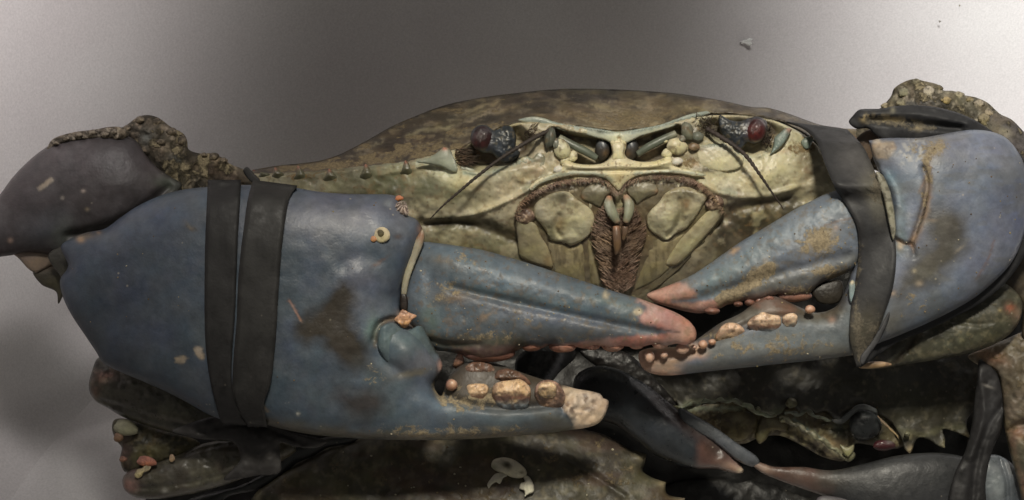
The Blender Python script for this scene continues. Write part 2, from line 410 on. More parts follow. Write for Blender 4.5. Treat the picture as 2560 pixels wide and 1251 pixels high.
#@@BODY
crab = thing('mud_crab', 'big blue-clawed crab with cream face and red eyes, on top of the pile', 'crab', (1450, 620, -200), 'crabs piled in the tub')
TEAL = (88, 112, 112); CR = (196, 184, 138); CR2 = (170, 160, 112); OLV = (92, 88, 56); BRN = (92, 62, 42); DK = (40, 36, 28); ORG_ = (178, 108, 66)
# ---------------- carapace
def front(x): return np.interp(x, [600, 700, 800, 915, 1015, 1100, 1150, 1185, 1250, 1320, 1400, 1545, 1640, 1700, 1760, 1830, 1900, 1960, 2010, 2060, 2200], [438, 436, 430, 418, 406, 385, 372, 350, 318, 300, 308, 328, 316, 298, 282, 284, 292, 305, 335, 372, 380])
def zcar(P):
    x, y = P[:, 0], P[:, 1]; fr = front(x); up_ = np.clip(fr - y, 0, 400)
    return -30 - 1.9e-4 * (x - 1545) ** 2 - up_ * 1.9 - up_ ** 2 * .006 - 5 * np.clip(y - fr, 0, 100)
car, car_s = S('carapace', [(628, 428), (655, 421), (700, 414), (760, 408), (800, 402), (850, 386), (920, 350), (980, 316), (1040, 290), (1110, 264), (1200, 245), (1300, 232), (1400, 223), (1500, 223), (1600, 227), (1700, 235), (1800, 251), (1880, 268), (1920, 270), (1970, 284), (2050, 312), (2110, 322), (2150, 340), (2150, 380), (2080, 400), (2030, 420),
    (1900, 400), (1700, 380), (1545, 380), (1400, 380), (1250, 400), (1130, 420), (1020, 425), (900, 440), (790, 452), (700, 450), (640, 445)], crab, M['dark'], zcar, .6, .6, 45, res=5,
    feats=[FB(60, 26, 3), FB(18, 7, 4), RIDGE(70, 3, 9), G(1300, 262, 90, 14, 10), G(1700, 262, 90, 12, 9), G(1540, 250, 50, 40, -12), L([(830, 404), (960, 372), (1080, 342)], 10, 7), L([(1560, 240), (1700, 258), (1800, 285)], 5, 6)],
    base=(76, 66, 54),
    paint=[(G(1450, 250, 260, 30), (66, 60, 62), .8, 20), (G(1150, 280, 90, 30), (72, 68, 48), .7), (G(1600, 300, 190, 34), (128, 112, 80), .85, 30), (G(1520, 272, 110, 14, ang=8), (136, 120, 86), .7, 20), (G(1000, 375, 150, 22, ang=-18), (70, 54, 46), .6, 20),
        (NZ(26, .5, .62, 5, st=(.45, 1.6)), (116, 100, 74), .5), (NZ(12, .58, .66, 25, st=(.4, 1.8)), (146, 130, 98), .5), (NZ(40, .52, .66, 15, st=(.5, 1.2)), (52, 46, 40), .6), (L([(1560, 235), (1680, 255), (1790, 282), (1900, 292)], 7), (118, 104, 74), .5, 10), (L([(1020, 340), (1080, 322), (1130, 320)], 5), (150, 138, 100), .7, 6),
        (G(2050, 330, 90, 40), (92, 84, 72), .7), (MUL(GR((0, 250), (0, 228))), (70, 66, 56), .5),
      (L([(1111, 339), (1138, 330), (1165, 320)], 2.5), (150, 134, 100), 0.43, 6), (L([(890, 412), (913, 402), (937, 396)], 3.0), (150, 134, 100), 0.59, 6), (L([(1699, 266), (1736, 270), (1773, 277)], 2.5), (150, 134, 100), 0.75, 6), (L([(1385, 284), (1423, 287), (1461, 296)], 2.7), (150, 134, 100), 0.64, 6), (L([(1156, 284), (1201, 268), (1246, 253)], 2.6), (150, 134, 100), 0.75, 6), (L([(1586, 298), (1614, 304), (1642, 306)], 2.2), (150, 134, 100), 0.77, 6), (L([(1760, 260), (1779, 261), (1798, 266)], 3.0), (150, 134, 100), 0.57, 6), (L([(1494, 263), (1527, 267), (1559, 273)], 2.1), (150, 134, 100), 0.63, 6), (L([(1446, 299), (1484, 307), (1523, 311)], 2.8), (150, 134, 100), 0.80, 6), (L([(1526, 252), (1571, 262), (1616, 266)], 2.9), (150, 134, 100), 0.63, 6), (L([(1570, 254), (1614, 261), (1658, 268)], 2.0), (150, 134, 100), 0.43, 6), (L([(1737, 288), (1754, 293), (1771, 294)], 2.2), (150, 134, 100), 0.46, 6), (L([(1148, 338), (1194, 320), (1239, 306)], 2.5), (150, 134, 100), 0.42, 6), (L([(1573, 261), (1618, 270), (1664, 274)], 2.3), (150, 134, 100), 0.80, 6), (L([(1174, 283), (1210, 267), (1245, 258)], 1.9), (150, 134, 100), 0.56, 6), (L([(1495, 254), (1510, 259), (1526, 259)], 2.0), (150, 134, 100), 0.78, 6), (L([(1766, 268), (1797, 273), (1827, 278)], 2.5), (150, 134, 100), 0.64, 6), (L([(1411, 278), (1459, 285), (1507, 292)], 2.2), (150, 134, 100), 0.69, 6), (L([(1088, 329), (1138, 312), (1187, 294)], 2.4), (150, 134, 100), 0.40, 6), (L([(1300, 282), (1315, 277), (1330, 272)], 2.5), (150, 134, 100), 0.42, 6), (L([(1489, 273), (1527, 278), (1566, 285)], 2.6), (150, 134, 100), 0.70, 6), (L([(884, 378), (922, 368), (961, 352)], 2.0), (150, 134, 100), 0.58, 6), (L([(1466, 263), (1493, 266), (1520, 271)], 2.1), (150, 134, 100), 0.64, 6), (L([(1159, 307), (1200, 290), (1242, 278)], 2.4), (150, 134, 100), 0.69, 6), (L([(1167, 295), (1210, 278), (1253, 264)], 1.9), (150, 134, 100), 0.57, 6), (L([(1572, 251), (1598, 254), (1624, 259)], 2.8), (150, 134, 100), 0.58, 6)],
    mud=[MUL(NZ(16, .5, .7, 8, st=(.35, 1.5)), GR((1600, 0), (900, 0), .8)), G(1600, 300, 220, 30, .45), L([(700, 420), (900, 405), (1100, 360)], 16, .5)])
# lateral spines on the left margin and right corner
for (x0, y0, x1, y1, wd) in [(660, 440, 634, 424, 10), (695, 440, 688, 418, 11), (752, 444, 745, 414, 12), (828, 446, 823, 422, 13), (918, 440, 914, 410, 13), (1018, 430, 1014, 401, 13)]:
    q = -2.0e-4 * ((x0 + x1) / 2 - 1540) ** 2
    S('margin_spine', [(x0 - wd * 1.6, y0 + 6), (x0 - wd, y0 - 8), (x1 - 3, y1 + 3), (x1, y1, 1), (x1 + 5, y1 + 4), (x0 + wd * 1.1, y0 - 6), (x0 + wd * 1.9, y0 + 8), (x0, y0 + 16)], crab, M['cream'], lambda P, q=q, y0=y0: q + 20 - .7 * np.clip(P[:, 1] - (y0 - 6), 0, 40), .8, .5, res=2.6, base=(96, 94, 66),
      paint=[(G(x1, y1 + 2, 7, 7), (165, 92, 52), .8), (G(x0 - 8, y0 + 4, 12, 10), (58, 54, 38), .5)], feats=[FB(8, 3, x0)])
S('margin_spine', [(2040, 350), (2080, 330), (2105, 322), (2120, 322), (2150, 322), (2182, 308, 1), (2176, 330), (2160, 352), (2170, 378), (2150, 402), (2120, 398), (2080, 380)], crab, M['cream'], lambda P: -55 - .2 * (P[:, 0] - 2100), .6, .5, res=4, base=(108, 98, 74), props={'label': 'pointed outer spine at the right corner of the shell'},
  paint=[(G(2178, 312, 10, 9), (176, 110, 66), .9), (G(2136, 350, 9, 8), (140, 70, 40), .8), (G(2100, 330, 40, 10), (160, 140, 104), .5, 8), (G(2160, 385, 14, 20), (96, 72, 54), .7)], feats=[FB(14, 10, 3)], mud=.3)

# ---------------- face: one continuous underside with orbits, ridges and plates relief
def zf(P):
    x, y = P[:, 0], P[:, 1]
    return -1.9e-4 * (x - 1545) ** 2 - .42 * np.clip(y - 480, 0, 400) - .0006 * np.clip(y - 480, 0, 400) ** 2 - 5 * np.clip(front(x) + 4 - y, 0, 60)
ORB_L = [(1150, 372), (1175, 360), (1200, 345), (1240, 322), (1285, 318), (1310, 335), (1325, 365), (1318, 385), (1290, 398), (1260, 412), (1225, 421), (1190, 420), (1165, 412), (1150, 395)]
ORB_R = [(1760, 305), (1800, 300), (1860, 296), (1915, 298), (1945, 315), (1960, 340), (1935, 372), (1905, 372), (1880, 384), (1850, 381), (1835, 365), (1800, 350), (1770, 335)]
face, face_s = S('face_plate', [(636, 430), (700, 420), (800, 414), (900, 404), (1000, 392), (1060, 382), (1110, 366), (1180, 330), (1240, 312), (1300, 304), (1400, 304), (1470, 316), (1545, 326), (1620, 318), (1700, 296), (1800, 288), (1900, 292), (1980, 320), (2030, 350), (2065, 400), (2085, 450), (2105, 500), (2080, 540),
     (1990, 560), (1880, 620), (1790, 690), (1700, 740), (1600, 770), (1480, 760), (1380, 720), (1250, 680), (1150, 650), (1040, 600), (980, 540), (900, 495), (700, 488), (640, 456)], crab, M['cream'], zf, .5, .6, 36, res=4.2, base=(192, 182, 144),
    feats=[PO(ORB_L, 14, -42), PO(ORB_R, 14, -42), PO([(1378, 325), (1420, 335), (1480, 345), (1520, 352), (1528, 375), (1518, 400), (1490, 412), (1450, 412), (1420, 400), (1395, 370)], 8, -60), PO([(1568, 355), (1600, 345), (1650, 328), (1695, 318), (1705, 335), (1680, 360), (1665, 395), (1630, 404), (1590, 404), (1566, 385)], 8, -60),
           L([(1065, 545), (1130, 543), (1200, 530), (1260, 505), (1310, 480), (1350, 455)], 7, 9), BE([(1065, 548), (1130, 546), (1200, 533), (1260, 508), (1310, 483)], 9, 3.2, 5), L([(1750, 455), (1800, 480), (1860, 492), (1920, 490), (1960, 478), (2010, 465)], 7, 9), BE([(1790, 483), (1860, 497), (1930, 494), (1980, 480)], 9, 3.2, 5),
           G(1180, 455, 110, 26, 16, -14), G(1930, 430, 80, 30, 16, -18), G(1790, 395, 34, 24, 10), G(1300, 430, 50, 18, 8, -20), L([(1050, 560), (1180, 560), (1290, 600)], 16, -16), L([(1790, 560), (1850, 520), (1980, 500), (2060, 480)], 16, -14),
           L([(1165, 428), (1200, 433), (1240, 424), (1280, 410), (1318, 396)], 4, 5), BE([(1165, 430), (1200, 435), (1240, 426), (1280, 412), (1318, 398)], 7, 2.6, 4), L([(1835, 375), (1860, 388), (1900, 388), (1920, 372)], 4, 5), BE([(1838, 379), (1862, 390), (1900, 390)], 7, 2.6, 4),
           FB(34, 10, 6), FB(12, 5, 7), FB(5, 2, 17), RIDGE(40, 2.5, 2), L([(940, 440), (1020, 424), (1100, 412)], 5, 5), L([(2050, 420), (2000, 470), (1960, 500)], 8, -8)],
    paint=[(G(900, 440, 210, 46), (92, 94, 66), .8, 14), (G(760, 440, 120, 30), (74, 66, 44), .6, 14), (G(1060, 405, 70, 14), (120, 140, 124), .6, 10), (G(1060, 470, 120, 26, ang=8), (104, 110, 74), .75, 20), (G(960, 480, 120, 26), (70, 72, 46), .8, 20),
           (G(1190, 460, 90, 20, ang=12), (212, 198, 150), .8, 14), (G(1110, 425, 40, 14, ang=20), (214, 214, 176), .8, 8), (G(1240, 445, 60, 18, ang=-10), (150, 152, 118), .6, 12), (G(1300, 450, 46, 14, ang=-30), (200, 178, 120), .7, 10),
           (G(1930, 440, 80, 26, ang=-18), (206, 192, 144), .85, 16), (G(1850, 430, 60, 30), (196, 184, 138), .7, 16), (G(1785, 395, 30, 22), (206, 206, 168), .9, 6), (G(1810, 365, 30, 8), (128, 140, 126), .7), (G(2020, 400, 30, 40), (120, 104, 72), .7, 12), (G(1955, 378, 14, 7), (178, 130, 84), .8),
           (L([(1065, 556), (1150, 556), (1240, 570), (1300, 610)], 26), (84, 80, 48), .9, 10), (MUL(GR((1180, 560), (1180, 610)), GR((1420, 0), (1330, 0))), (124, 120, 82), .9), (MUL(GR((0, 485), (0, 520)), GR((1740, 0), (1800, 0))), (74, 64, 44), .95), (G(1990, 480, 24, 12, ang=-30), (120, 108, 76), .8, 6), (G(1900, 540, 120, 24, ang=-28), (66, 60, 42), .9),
           (L([(1310, 478), (1350, 452), (1400, 442)], 9), (138, 150, 132), .8, 5), (L([(1730, 440), (1790, 472), (1840, 484)], 9), (140, 146, 122), .7, 5),
           (PO(ORB_L, 10), (58, 46, 28), .95), (PO(ORB_R, 10), (70, 56, 40), .95), (L([(1160, 432), (1200, 437), (1240, 428), (1300, 404)], 6), (150, 168, 150), .8, 3), (L([(1838, 381), (1862, 393), (1900, 392), (1922, 372)], 6), (160, 168, 146), .7, 3),
           (G(1375, 335, 50, 20), (74, 64, 44), .9), (G(1720, 330, 54, 26), (80, 70, 52), .9), (G(1345, 400, 40, 30), (112, 96, 66), .8, 10), (G(1722, 400, 26, 26), (118, 92, 62), .8, 10), (G(1352, 425, 14, 9, ang=-30), (176, 134, 84), .8, 5), (G(1736, 412, 14, 9), (184, 140, 90), .8, 5),
           (PO([(1375, 322), (1420, 335), (1480, 345), (1522, 352), (1530, 375), (1520, 402), (1490, 414), (1450, 414), (1418, 402), (1392, 370)], 6), (52, 42, 28), .95), (PO([(1566, 355), (1600, 345), (1650, 328), (1697, 318), (1707, 335), (1682, 362), (1667, 397), (1630, 406), (1588, 406), (1564, 385)], 6), (52, 42, 28), .95), (G(1432, 385, 24, 16), (178, 160, 108), .8, 6), (G(1625, 385, 24, 14, ang=-30), (200, 178, 124), .85, 6),
           (L([(1290, 452), (1306, 458)], 4), (56, 48, 34), .9), (G(1330, 456, 20, 5, ang=-10), (62, 52, 40), .9), (G(1765, 426, 26, 8, ang=8), (86, 74, 60), .9, 3), (NZ(12, .62, .7, 31), (130, 100, 60), .5), (NZ(6, .7, .76, 41), (70, 56, 36), .5), (NZ(46, .52, .7, 77), (150, 134, 92), .4), (MUL(NZ(30, .5, .62, 78), GR((980, 0), (1120, 0))), (208, 196, 150), .4),
           (L([(1340, 470), (1420, 440), (1545, 462), (1660, 432), (1780, 470)], 12), (206, 190, 138), .6, 6), (L([(1060, 560), (1180, 560), (1290, 602)], 10), (56, 46, 30), .8, 6), (L([(1790, 520), (1880, 506), (1980, 500)], 9), (56, 46, 34), .8, 6),
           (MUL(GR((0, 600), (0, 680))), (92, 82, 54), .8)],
    mud=[G(1722, 410, 40, 36, .35), G(2000, 370, 50, 26, .5), G(1340, 410, 40, 24, .3), G(800, 440, 160, 24, .35)])
# shell tooth plates beside the eyes
def sm_(name, pts, z, k, base, paint=(), mat='cream', feats=(), res=2.6, mud=None, lab=None, kb=.4, par=None):
    return S(name, pts, par or crab, M[mat], z, k, kb, res=res, base=base, paint=paint, feats=feats, mud=mud, props={'label': lab} if lab else None)
sm_('orbital_tooth', [(1040, 405), (1070, 396), (1095, 380), (1108, 368, 1), (1122, 372), (1134, 392), (1144, 422), (1142, 432, 1), (1128, 430), (1105, 418), (1080, 412)], -2, .5, (146, 152, 130), [(G(1112, 372, 8, 6), (186, 110, 66), .9), (G(1120, 410, 18, 12), (180, 186, 164), .7), (L([(1134, 392), (1146, 428)], 4), (200, 206, 186), .8)], feats=[BE([(1130, 384), (1142, 424)], 6, 2.4, 4)], lab='triangular blue-grey tooth left of the left eye')
sm_('orbital_tooth', [(1148, 425), (1154, 414, 1), (1175, 418), (1190, 428), (1178, 440), (1165, 438)], -10, .5, (172, 176, 150))
sm_('orbital_tooth', [(1924, 388, 1), (1932, 368), (1936, 345), (1950, 332), (1966, 320), (1980, 324, 1), (1972, 340), (1962, 358), (1945, 375)], 0, .8, (124, 140, 130), [(G(1974, 324, 9, 8), (176, 122, 84), .9), (L([(1930, 384), (1948, 362), (1964, 342)], 3), (176, 196, 186), .6)], feats=[BE([(1932, 380), (1950, 355), (1962, 340)], 7, 2.6, 4)], lab='leaf-shaped blue-green tooth right of the right eye')
sm_('orbital_tooth', [(2002, 356), (2012, 345), (2034, 336, 1), (2032, 352), (2022, 372), (2010, 372)], -20, .8, (126, 140, 126), [(G(2032, 339, 6, 6), (176, 112, 72), .9)], lab='small pointed tooth beside the strap')
sm_('brow_plate', [(1742, 380), (1752, 364), (1775, 360), (1800, 360), (1818, 355), (1832, 358, 1), (1833, 372), (1845, 385), (1860, 396), (1850, 420), (1810, 430), (1775, 425), (1750, 412), (1744, 398)], 10, .32, (204, 194, 152), [(G(1790, 364, 50, 9), (116, 132, 122), .8, 4), (G(1824, 360, 8, 6), (208, 186, 132), .9), (G(1752, 374, 12, 6), (120, 100, 66), .7)], feats=[BE([(1760, 366), (1815, 360)], 6, 2.2, 3), FB(14, 4, 8)], lab='cream brow plate below the right eye')
sm_('brow_plate', [(1290, 405), (1302, 394), (1318, 390, 1), (1330, 396), (1342, 384), (1350, 378, 1), (1362, 392), (1362, 412), (1345, 432), (1310, 436), (1290, 425)], 10, .3, (128, 136, 112), [(G(1306, 396, 8, 6), (206, 196, 140), .9), (G(1345, 405, 16, 16), (150, 128, 88), .7, 8)], feats=[FB(14, 5, 9)])
# frontal rim with beads
sm_('frontal_rim', [(1296, 300), (1330, 292), (1360, 296), (1390, 306), (1430, 314), (1480, 320), (1520, 326), (1545, 330), (1575, 326), (1610, 320), (1650, 312), (1690, 298), (1725, 286), (1765, 278), (1775, 284), (1740, 296), (1712, 304), (1680, 318), (1640, 330), (1600, 342), (1580, 352), (1545, 366), (1515, 352), (1490, 345), (1450, 334), (1410, 328), (1380, 318), (1350, 310), (1320, 308)],
    lambda P: 24 - .12 * np.abs(P[:, 0] - 1545), .55, (196, 200, 178), [(L([(1300, 300), (1380, 305), (1480, 322), (1545, 332), (1640, 316), (1765, 281)], 8), (112, 128, 124), .75, 4), (G(1545, 350, 26, 16), (212, 208, 168), .9), (G(1548, 346, 5, 5), (150, 112, 70), .9), (G(1430, 326, 40, 6, ang=12), (210, 212, 182), .7), (G(1650, 325, 46, 6, ang=-18), (206, 206, 172), .7), (G(1418, 310, 6, 5), (176, 140, 100), .8)],
    feats=[BE([(1400, 309), (1480, 322), (1540, 330), (1620, 320), (1700, 298)], 8, 3, 4), G(1548, 346, 5, 5, -6), G(1500, 326, 9, 5, 5)], res=2.4)
# epistome
EPI = [(1526, 352), (1545, 346), (1564, 352), (1566, 368), (1562, 384), (1570, 396), (1596, 404), (1630, 404), (1658, 396), (1672, 390), (1682, 398), (1682, 412), (1700, 420), (1738, 428), (1765, 438), (1742, 443), (1700, 436), (1650, 434), (1612, 438), (1584, 446), (1562, 462), (1546, 478), (1530, 464), (1514, 450), (1484, 441), (1440, 440), (1392, 448), (1350, 462), (1330, 478), (1322, 470), (1345, 448), (1385, 432), (1402, 420), (1405, 408), (1416, 400), (1436, 408), (1465, 412), (1500, 410), (1520, 400), (1530, 386), (1528, 368)]
sm_('epistome', EPI, 26, .55, (214, 202, 154), [(L([(1330, 474), (1390, 440), (1480, 434), (1530, 450)], 7), (140, 152, 134), .8, 4), (L([(1590, 436), (1660, 430), (1760, 438)], 6), (150, 162, 148), .7, 4), (G(1545, 436, 26, 14), (186, 152, 98), .5, 8), (G(1546, 450, 9, 9), (150, 116, 70), .6, 5), (L([(1420, 424), (1540, 424), (1670, 420)], 3), (176, 164, 118), .7, 3), (NZ(5, .66, .72, 55), (120, 90, 56), .7)],
    feats=[L([(1415, 412), (1470, 419), (1535, 415), (1560, 415), (1620, 416), (1675, 405)], 6, 6), L([(1420, 427), (1545, 428), (1670, 424)], 4, -5), FB(12, 2, 4)], res=2.4, mat='cream')
sm_('epistome_column', [(1529, 366), (1534, 358), (1545, 356), (1557, 358), (1562, 368), (1559, 384), (1562, 398), (1545, 402), (1530, 398), (1532, 384)], 34, .7, (218, 206, 160))
# antennules folded in their sockets
for sg, b, pts in ((1, (1506, 372), [(1398, 345, 8, 9), (1430, 362, 14, 10), (1465, 380, 14, 10), (1492, 396, 10, 8)]), (-1, (1577, 372), [(1690, 334, 8, 9), (1655, 350, 14, 10), (1620, 368, 14, 10), (1594, 386, 10, 8)])):
    tubes('antennule', [smooth3(pts, 4)], crab, M['slate'], (96, 102, 90), 10, paint=[(G(pts[0][0], pts[0][1], 20, 14), (150, 150, 128), .8)])
    ball('antennule_base', b[0], b[1], -4, 19, 30, 18, crab, M['slate'], (56, 52, 48), [(G(b[0], b[1] - 12, 12, 8), (98, 104, 112), .8), (G(b[0] + 8 * sg, b[1] + 12, 8, 8), (104, 84, 66), .8)], nz=.25)
# lumpy antenna bases and small white beads
for a in [(1405, 374, 8, 22, 26, 14, (196, 188, 146), -24), (1432, 392, 2, 13, 14, 10, (212, 202, 156), 0), (1412, 402, 4, 14, 9, 8, (206, 196, 148), -30), (1375, 345, 12, 14, 26, 14, (86, 88, 76), 12), (1390, 360, 12, 9, 14, 10, (124, 126, 112), 0),
          (1692, 366, 8, 26, 20, 14, (206, 194, 146), 10), (1668, 384, 6, 14, 13, 10, (214, 204, 156), 0), (1718, 328, 12, 15, 24, 14, (112, 112, 92), -18), (1744, 342, 6, 16, 12, 10, (108, 112, 98), 10), (1735, 368, 4, 15, 10, 8, (136, 110, 78), 0), (1706, 348, 14, 8, 10, 8, (140, 138, 122), 0), (1662, 352, 0, 9, 8, 8, (206, 196, 150), 0)]:
    x, y, z, rx, ry, rz, c, an = a; z += 14; ball('antenna_base_lump', x, y, z, rx, ry, rz, crab, M['cream'], c, [(NZ(10, .56, .66, int(x)), (110, 90, 58), .7)], ang=an, nz=.4, seed=int(x) % 50)
for x, y, rx, ry in ((1396, 424, 13, 9), (1693, 404, 14, 10)): ball('white_bead', x, y, 26, rx, ry, 8, crab, M['tooth'], (214, 208, 192), nz=.25, ang=-10)
# eyes
def eye(pts, cx, cy, rx, ry, col, col2, lab, an, z, rough):
    st, _ = S('eye', pts, crab, M['slate'], z, .75, .5, res=2.6, base=(40, 44, 48), paint=[(NZ(12, .5, .6, 3), (66, 72, 80), .6), (NZ(6, .6, .66, 9), (104, 96, 78), .6), (G(cx, cy, rx * 1.25, ry * 1.25), (84, 100, 110), .6), (G(cx, cy, rx, ry), col, .9)], feats=[FB(14, 8, 3), FB(5, 3, 4)], props={'label': lab})
    ball('cornea', cx, cy, z + 12, rx, ry, 20, st, M['cornea'], col, [(G(cx + 8, cy - ry * .7, rx, ry * .35), (58, 56, 62), .6), (G(cx - 6, cy + 8, 12, 12), col2, .7), (NZ(9, .52, .6, 6), tuple(int(c * .6) for c in col), .7)], nz=rough, ns=10, n=30, ang=an)
    return st
eye([(1176, 352), (1180, 328), (1196, 314), (1216, 314), (1234, 326), (1248, 322), (1264, 314), (1282, 320), (1290, 342), (1290, 368), (1300, 384), (1288, 402), (1262, 408), (1242, 396), (1228, 384), (1208, 382), (1188, 372)], 1205, 347, 26, 31, (52, 26, 26), (76, 32, 28), 'dark red left eye on a slate-grey stalk', 12, 6, .3)
eye([(1800, 288), (1824, 300), (1848, 304), (1872, 296), (1896, 292), (1916, 304), (1918, 328), (1906, 352), (1886, 360), (1868, 356), (1858, 368), (1846, 374), (1832, 362), (1814, 348), (1800, 326), (1796, 304)], 1891, 327, 24, 30, (78, 28, 27), (104, 42, 38), 'glossy red right eye with a bright glint', 16, 6, .08)
# antennae
def seg(p): return [(a[0], a[1], a[2], a[3] * (1.12 if i % 3 else .8)) for i, a in enumerate(p)]
tubes('antenna', [seg(smooth3([(1385, 322, 22, 6), (1340, 343, 40, 5.5), (1290, 372, 52, 5), (1240, 405, 56, 4.2), (1190, 444, 52, 4), (1145, 482, 42, 3.4), (1105, 517, 32, 2.4), (1075, 548, 20, 1.2)], 4))], crab, M['hair'], (56, 44, 34), 7)
tubes('antenna', [seg(smooth3([(1766, 322, 16, 6), (1800, 342, 36, 6), (1840, 368, 46, 5.5), (1868, 394, 52, 5), (1900, 438, 52, 4), (1930, 482, 40, 2.6), (1950, 510, 30, 1.6), (1958, 524, 24, 1)], 4))], crab, M['hair'], (58, 44, 36), 7)

# ---------------- mouth
MB_ = [(1292, 590), (1286, 545), (1296, 512), (1330, 482), (1380, 458), (1430, 448), (1480, 444), (1515, 452), (1546, 480), (1566, 456), (1610, 441), (1660, 438), (1720, 444), (1765, 468), (1795, 500), (1812, 530), (1790, 570), (1740, 630), (1680, 690), (1610, 740), (1540, 752), (1450, 730), (1370, 690), (1310, 640)]
def zm(P): return zf(P) + 20
sm_('mouth_frame', MB_, zm, .02, (120, 108, 76), [(G(1545, 590, 70, 90), (122, 90, 64), .95), (L([(1300, 530), (1345, 480), (1420, 452), (1510, 452), (1546, 482), (1575, 452), (1640, 440), (1730, 452), (1795, 508)], 14), (112, 82, 58), .9), (NZ(14, .5, .6, 12), (86, 70, 48), .5)], feats=[FB(10, 6, 3), L([(1545, 480), (1545, 740)], 8, -10)], res=4, mat='cream')
def zm2(o): return lambda P: zf(P) + 14 + o
RP = [(MUL(NZ(16, .5, .6, 61), NZ(40, .4, .5, 62)), (130, 106, 70), .5)]
sm_('mouth_plate', [(1334, 524), (1342, 506), (1362, 492), (1392, 480), (1420, 480), (1445, 500), (1478, 525), (1488, 555), (1480, 580), (1462, 598), (1428, 614), (1410, 606), (1376, 600), (1366, 580), (1352, 560), (1338, 545)], zm2(14), .34, (196, 186, 142), RP + [(G(1400, 495, 46, 18), (92, 86, 66), .85, 10), (G(1400, 560, 16, 22), (126, 100, 60), .8, 6), (G(1375, 575, 10, 30), (96, 92, 66), .7, 6), (G(1455, 572, 22, 22), (206, 200, 162), .7, 8), (G(1350, 528, 12, 16), (196, 190, 160), .7)], feats=[FB(44, 18, 21), FB(12, 2.5, 22), L([(1398, 540), (1388, 570), (1400, 590)], 7, -8), G(1455, 560, 24, 24, 8)], mat='cream', lab='left cream mouth plate with brown pitting')
sm_('mouth_plate', [(1616, 548), (1625, 528), (1648, 505), (1662, 485), (1690, 470), (1720, 468), (1748, 480), (1768, 492), (1758, 512), (1744, 536), (1726, 560), (1712, 574), (1690, 584), (1668, 600), (1644, 590), (1622, 572)], zm2(14), .34, (198, 188, 144), RP + [(G(1712, 490, 34, 16), (88, 84, 62), .85, 10), (G(1714, 512, 13, 16), (140, 108, 62), .9, 4), (G(1695, 540, 10, 34, ang=20), (106, 98, 66), .7, 6), (G(1648, 550, 24, 26), (206, 200, 160), .7, 8), (G(1750, 500, 12, 12), (204, 196, 160), .7)], feats=[FB(44, 18, 25), FB(12, 2.5, 26), L([(1700, 500), (1700, 550), (1670, 592)], 7, -8), G(1650, 548, 24, 24, 8)], lab='right cream mouth plate with an orange-brown blotch')
sm_('mouth_flap', [(1452, 486), (1462, 470), (1482, 458), (1505, 456), (1525, 468), (1530, 482), (1516, 492), (1508, 508), (1500, 520), (1478, 508), (1458, 500)], zm2(10), .5, (126, 118, 90), [(G(1495, 474, 22, 8), (158, 152, 128), .7, 5), (G(1450, 496, 10, 8), (196, 140, 90), .9)], feats=[FB(14, 6, 2)])
sm_('mouth_flap', [(1566, 470), (1580, 456), (1605, 450), (1632, 456), (1646, 472), (1640, 486), (1615, 496), (1592, 512), (1584, 500), (1572, 490)], zm2(10), .5, (128, 120, 92), [(G(1600, 466, 22, 8), (158, 150, 120), .7, 5), (G(1648, 482, 10, 7), (204, 150, 94), .9)], feats=[FB(14, 6, 5)])
tubes('palp', [smooth3([(1524, 492, 20, 7), (1522, 510, 26, 13), (1532, 535, 28, 13), (1544, 556, 24, 8)], 4)], crab, M['cream'], (140, 142, 118), 12, paint=[(G(1524, 492, 10, 8), (186, 126, 78), .9), (G(1518, 522, 4, 26, ang=-16), (186, 190, 168), .8), (G(1545, 560, 9, 9), (150, 96, 60), .9)])
tubes('palp', [smooth3([(1563, 490, 20, 7), (1572, 510, 26, 13), (1571, 535, 28, 12), (1564, 556, 24, 8)], 4)], crab, M['cream'], (142, 142, 116), 12, paint=[(G(1564, 492, 10, 8), (190, 130, 82), .9), (G(1566, 522, 4, 26), (180, 184, 160), .7), (G(1564, 560, 9, 9), (150, 96, 60), .9)])
tubes('palp', [smooth3([(1540, 566, 16, 9), (1542, 590, 18, 11), (1543, 620, 12, 9), (1540, 636, 4, 4)], 4)], crab, M['cream'], (112, 82, 54), 10, paint=[(G(1540, 568, 9, 6), (170, 116, 70), .9)])
tubes('palp', [smooth3([(1563, 566, 14, 8), (1562, 580, 12, 8), (1558, 600, 4, 5)], 4)], crab, M['cream'], (110, 84, 60), 10)
for pts, c, lb in (([(1370, 605), (1400, 608), (1430, 617), (1452, 606), (1478, 600), (1488, 630), (1498, 670), (1500, 712), (1460, 712), (1410, 700), (1386, 680), (1376, 640)], (164, 150, 104), 'left'), ([(1624, 592), (1648, 596), (1668, 604), (1700, 588), (1716, 580), (1712, 606), (1690, 650), (1655, 690), (1600, 722), (1556, 735), (1570, 700), (1596, 660), (1610, 625)], (156, 142, 98), 'right')):
    sm_('jaw_leg', pts, zm2(6), .22, c, [(NZ(20, .5, .62, 71, st=(2, .5)), (108, 94, 60), .6), (L([pts[6][:2], pts[7][:2]], 14), (166, 152, 108), .5, 6), (GR((0, 640), (0, 740)), (96, 86, 58), .6)], feats=[L([(1462, 610), (1470, 710)] if lb == 'left' else [(1622, 610), (1580, 720)], 7, -8), FB(24, 7, 5)], lab=lb + ' outer jaw leg plate')
sm_('side_jaw_leg', [(1290, 556), (1312, 548), (1340, 562), (1352, 590), (1370, 620), (1382, 668), (1350, 664), (1302, 642), (1294, 600)], zm2(12), .4, (164, 152, 110), [(G(1310, 572, 20, 10), (176, 170, 140), .5, 5), (G(1370, 655, 14, 20), (150, 116, 66), .6), (GR((1320, 640), (1290, 560)), (120, 116, 88), .4)], feats=[FB(20, 6, 6)])
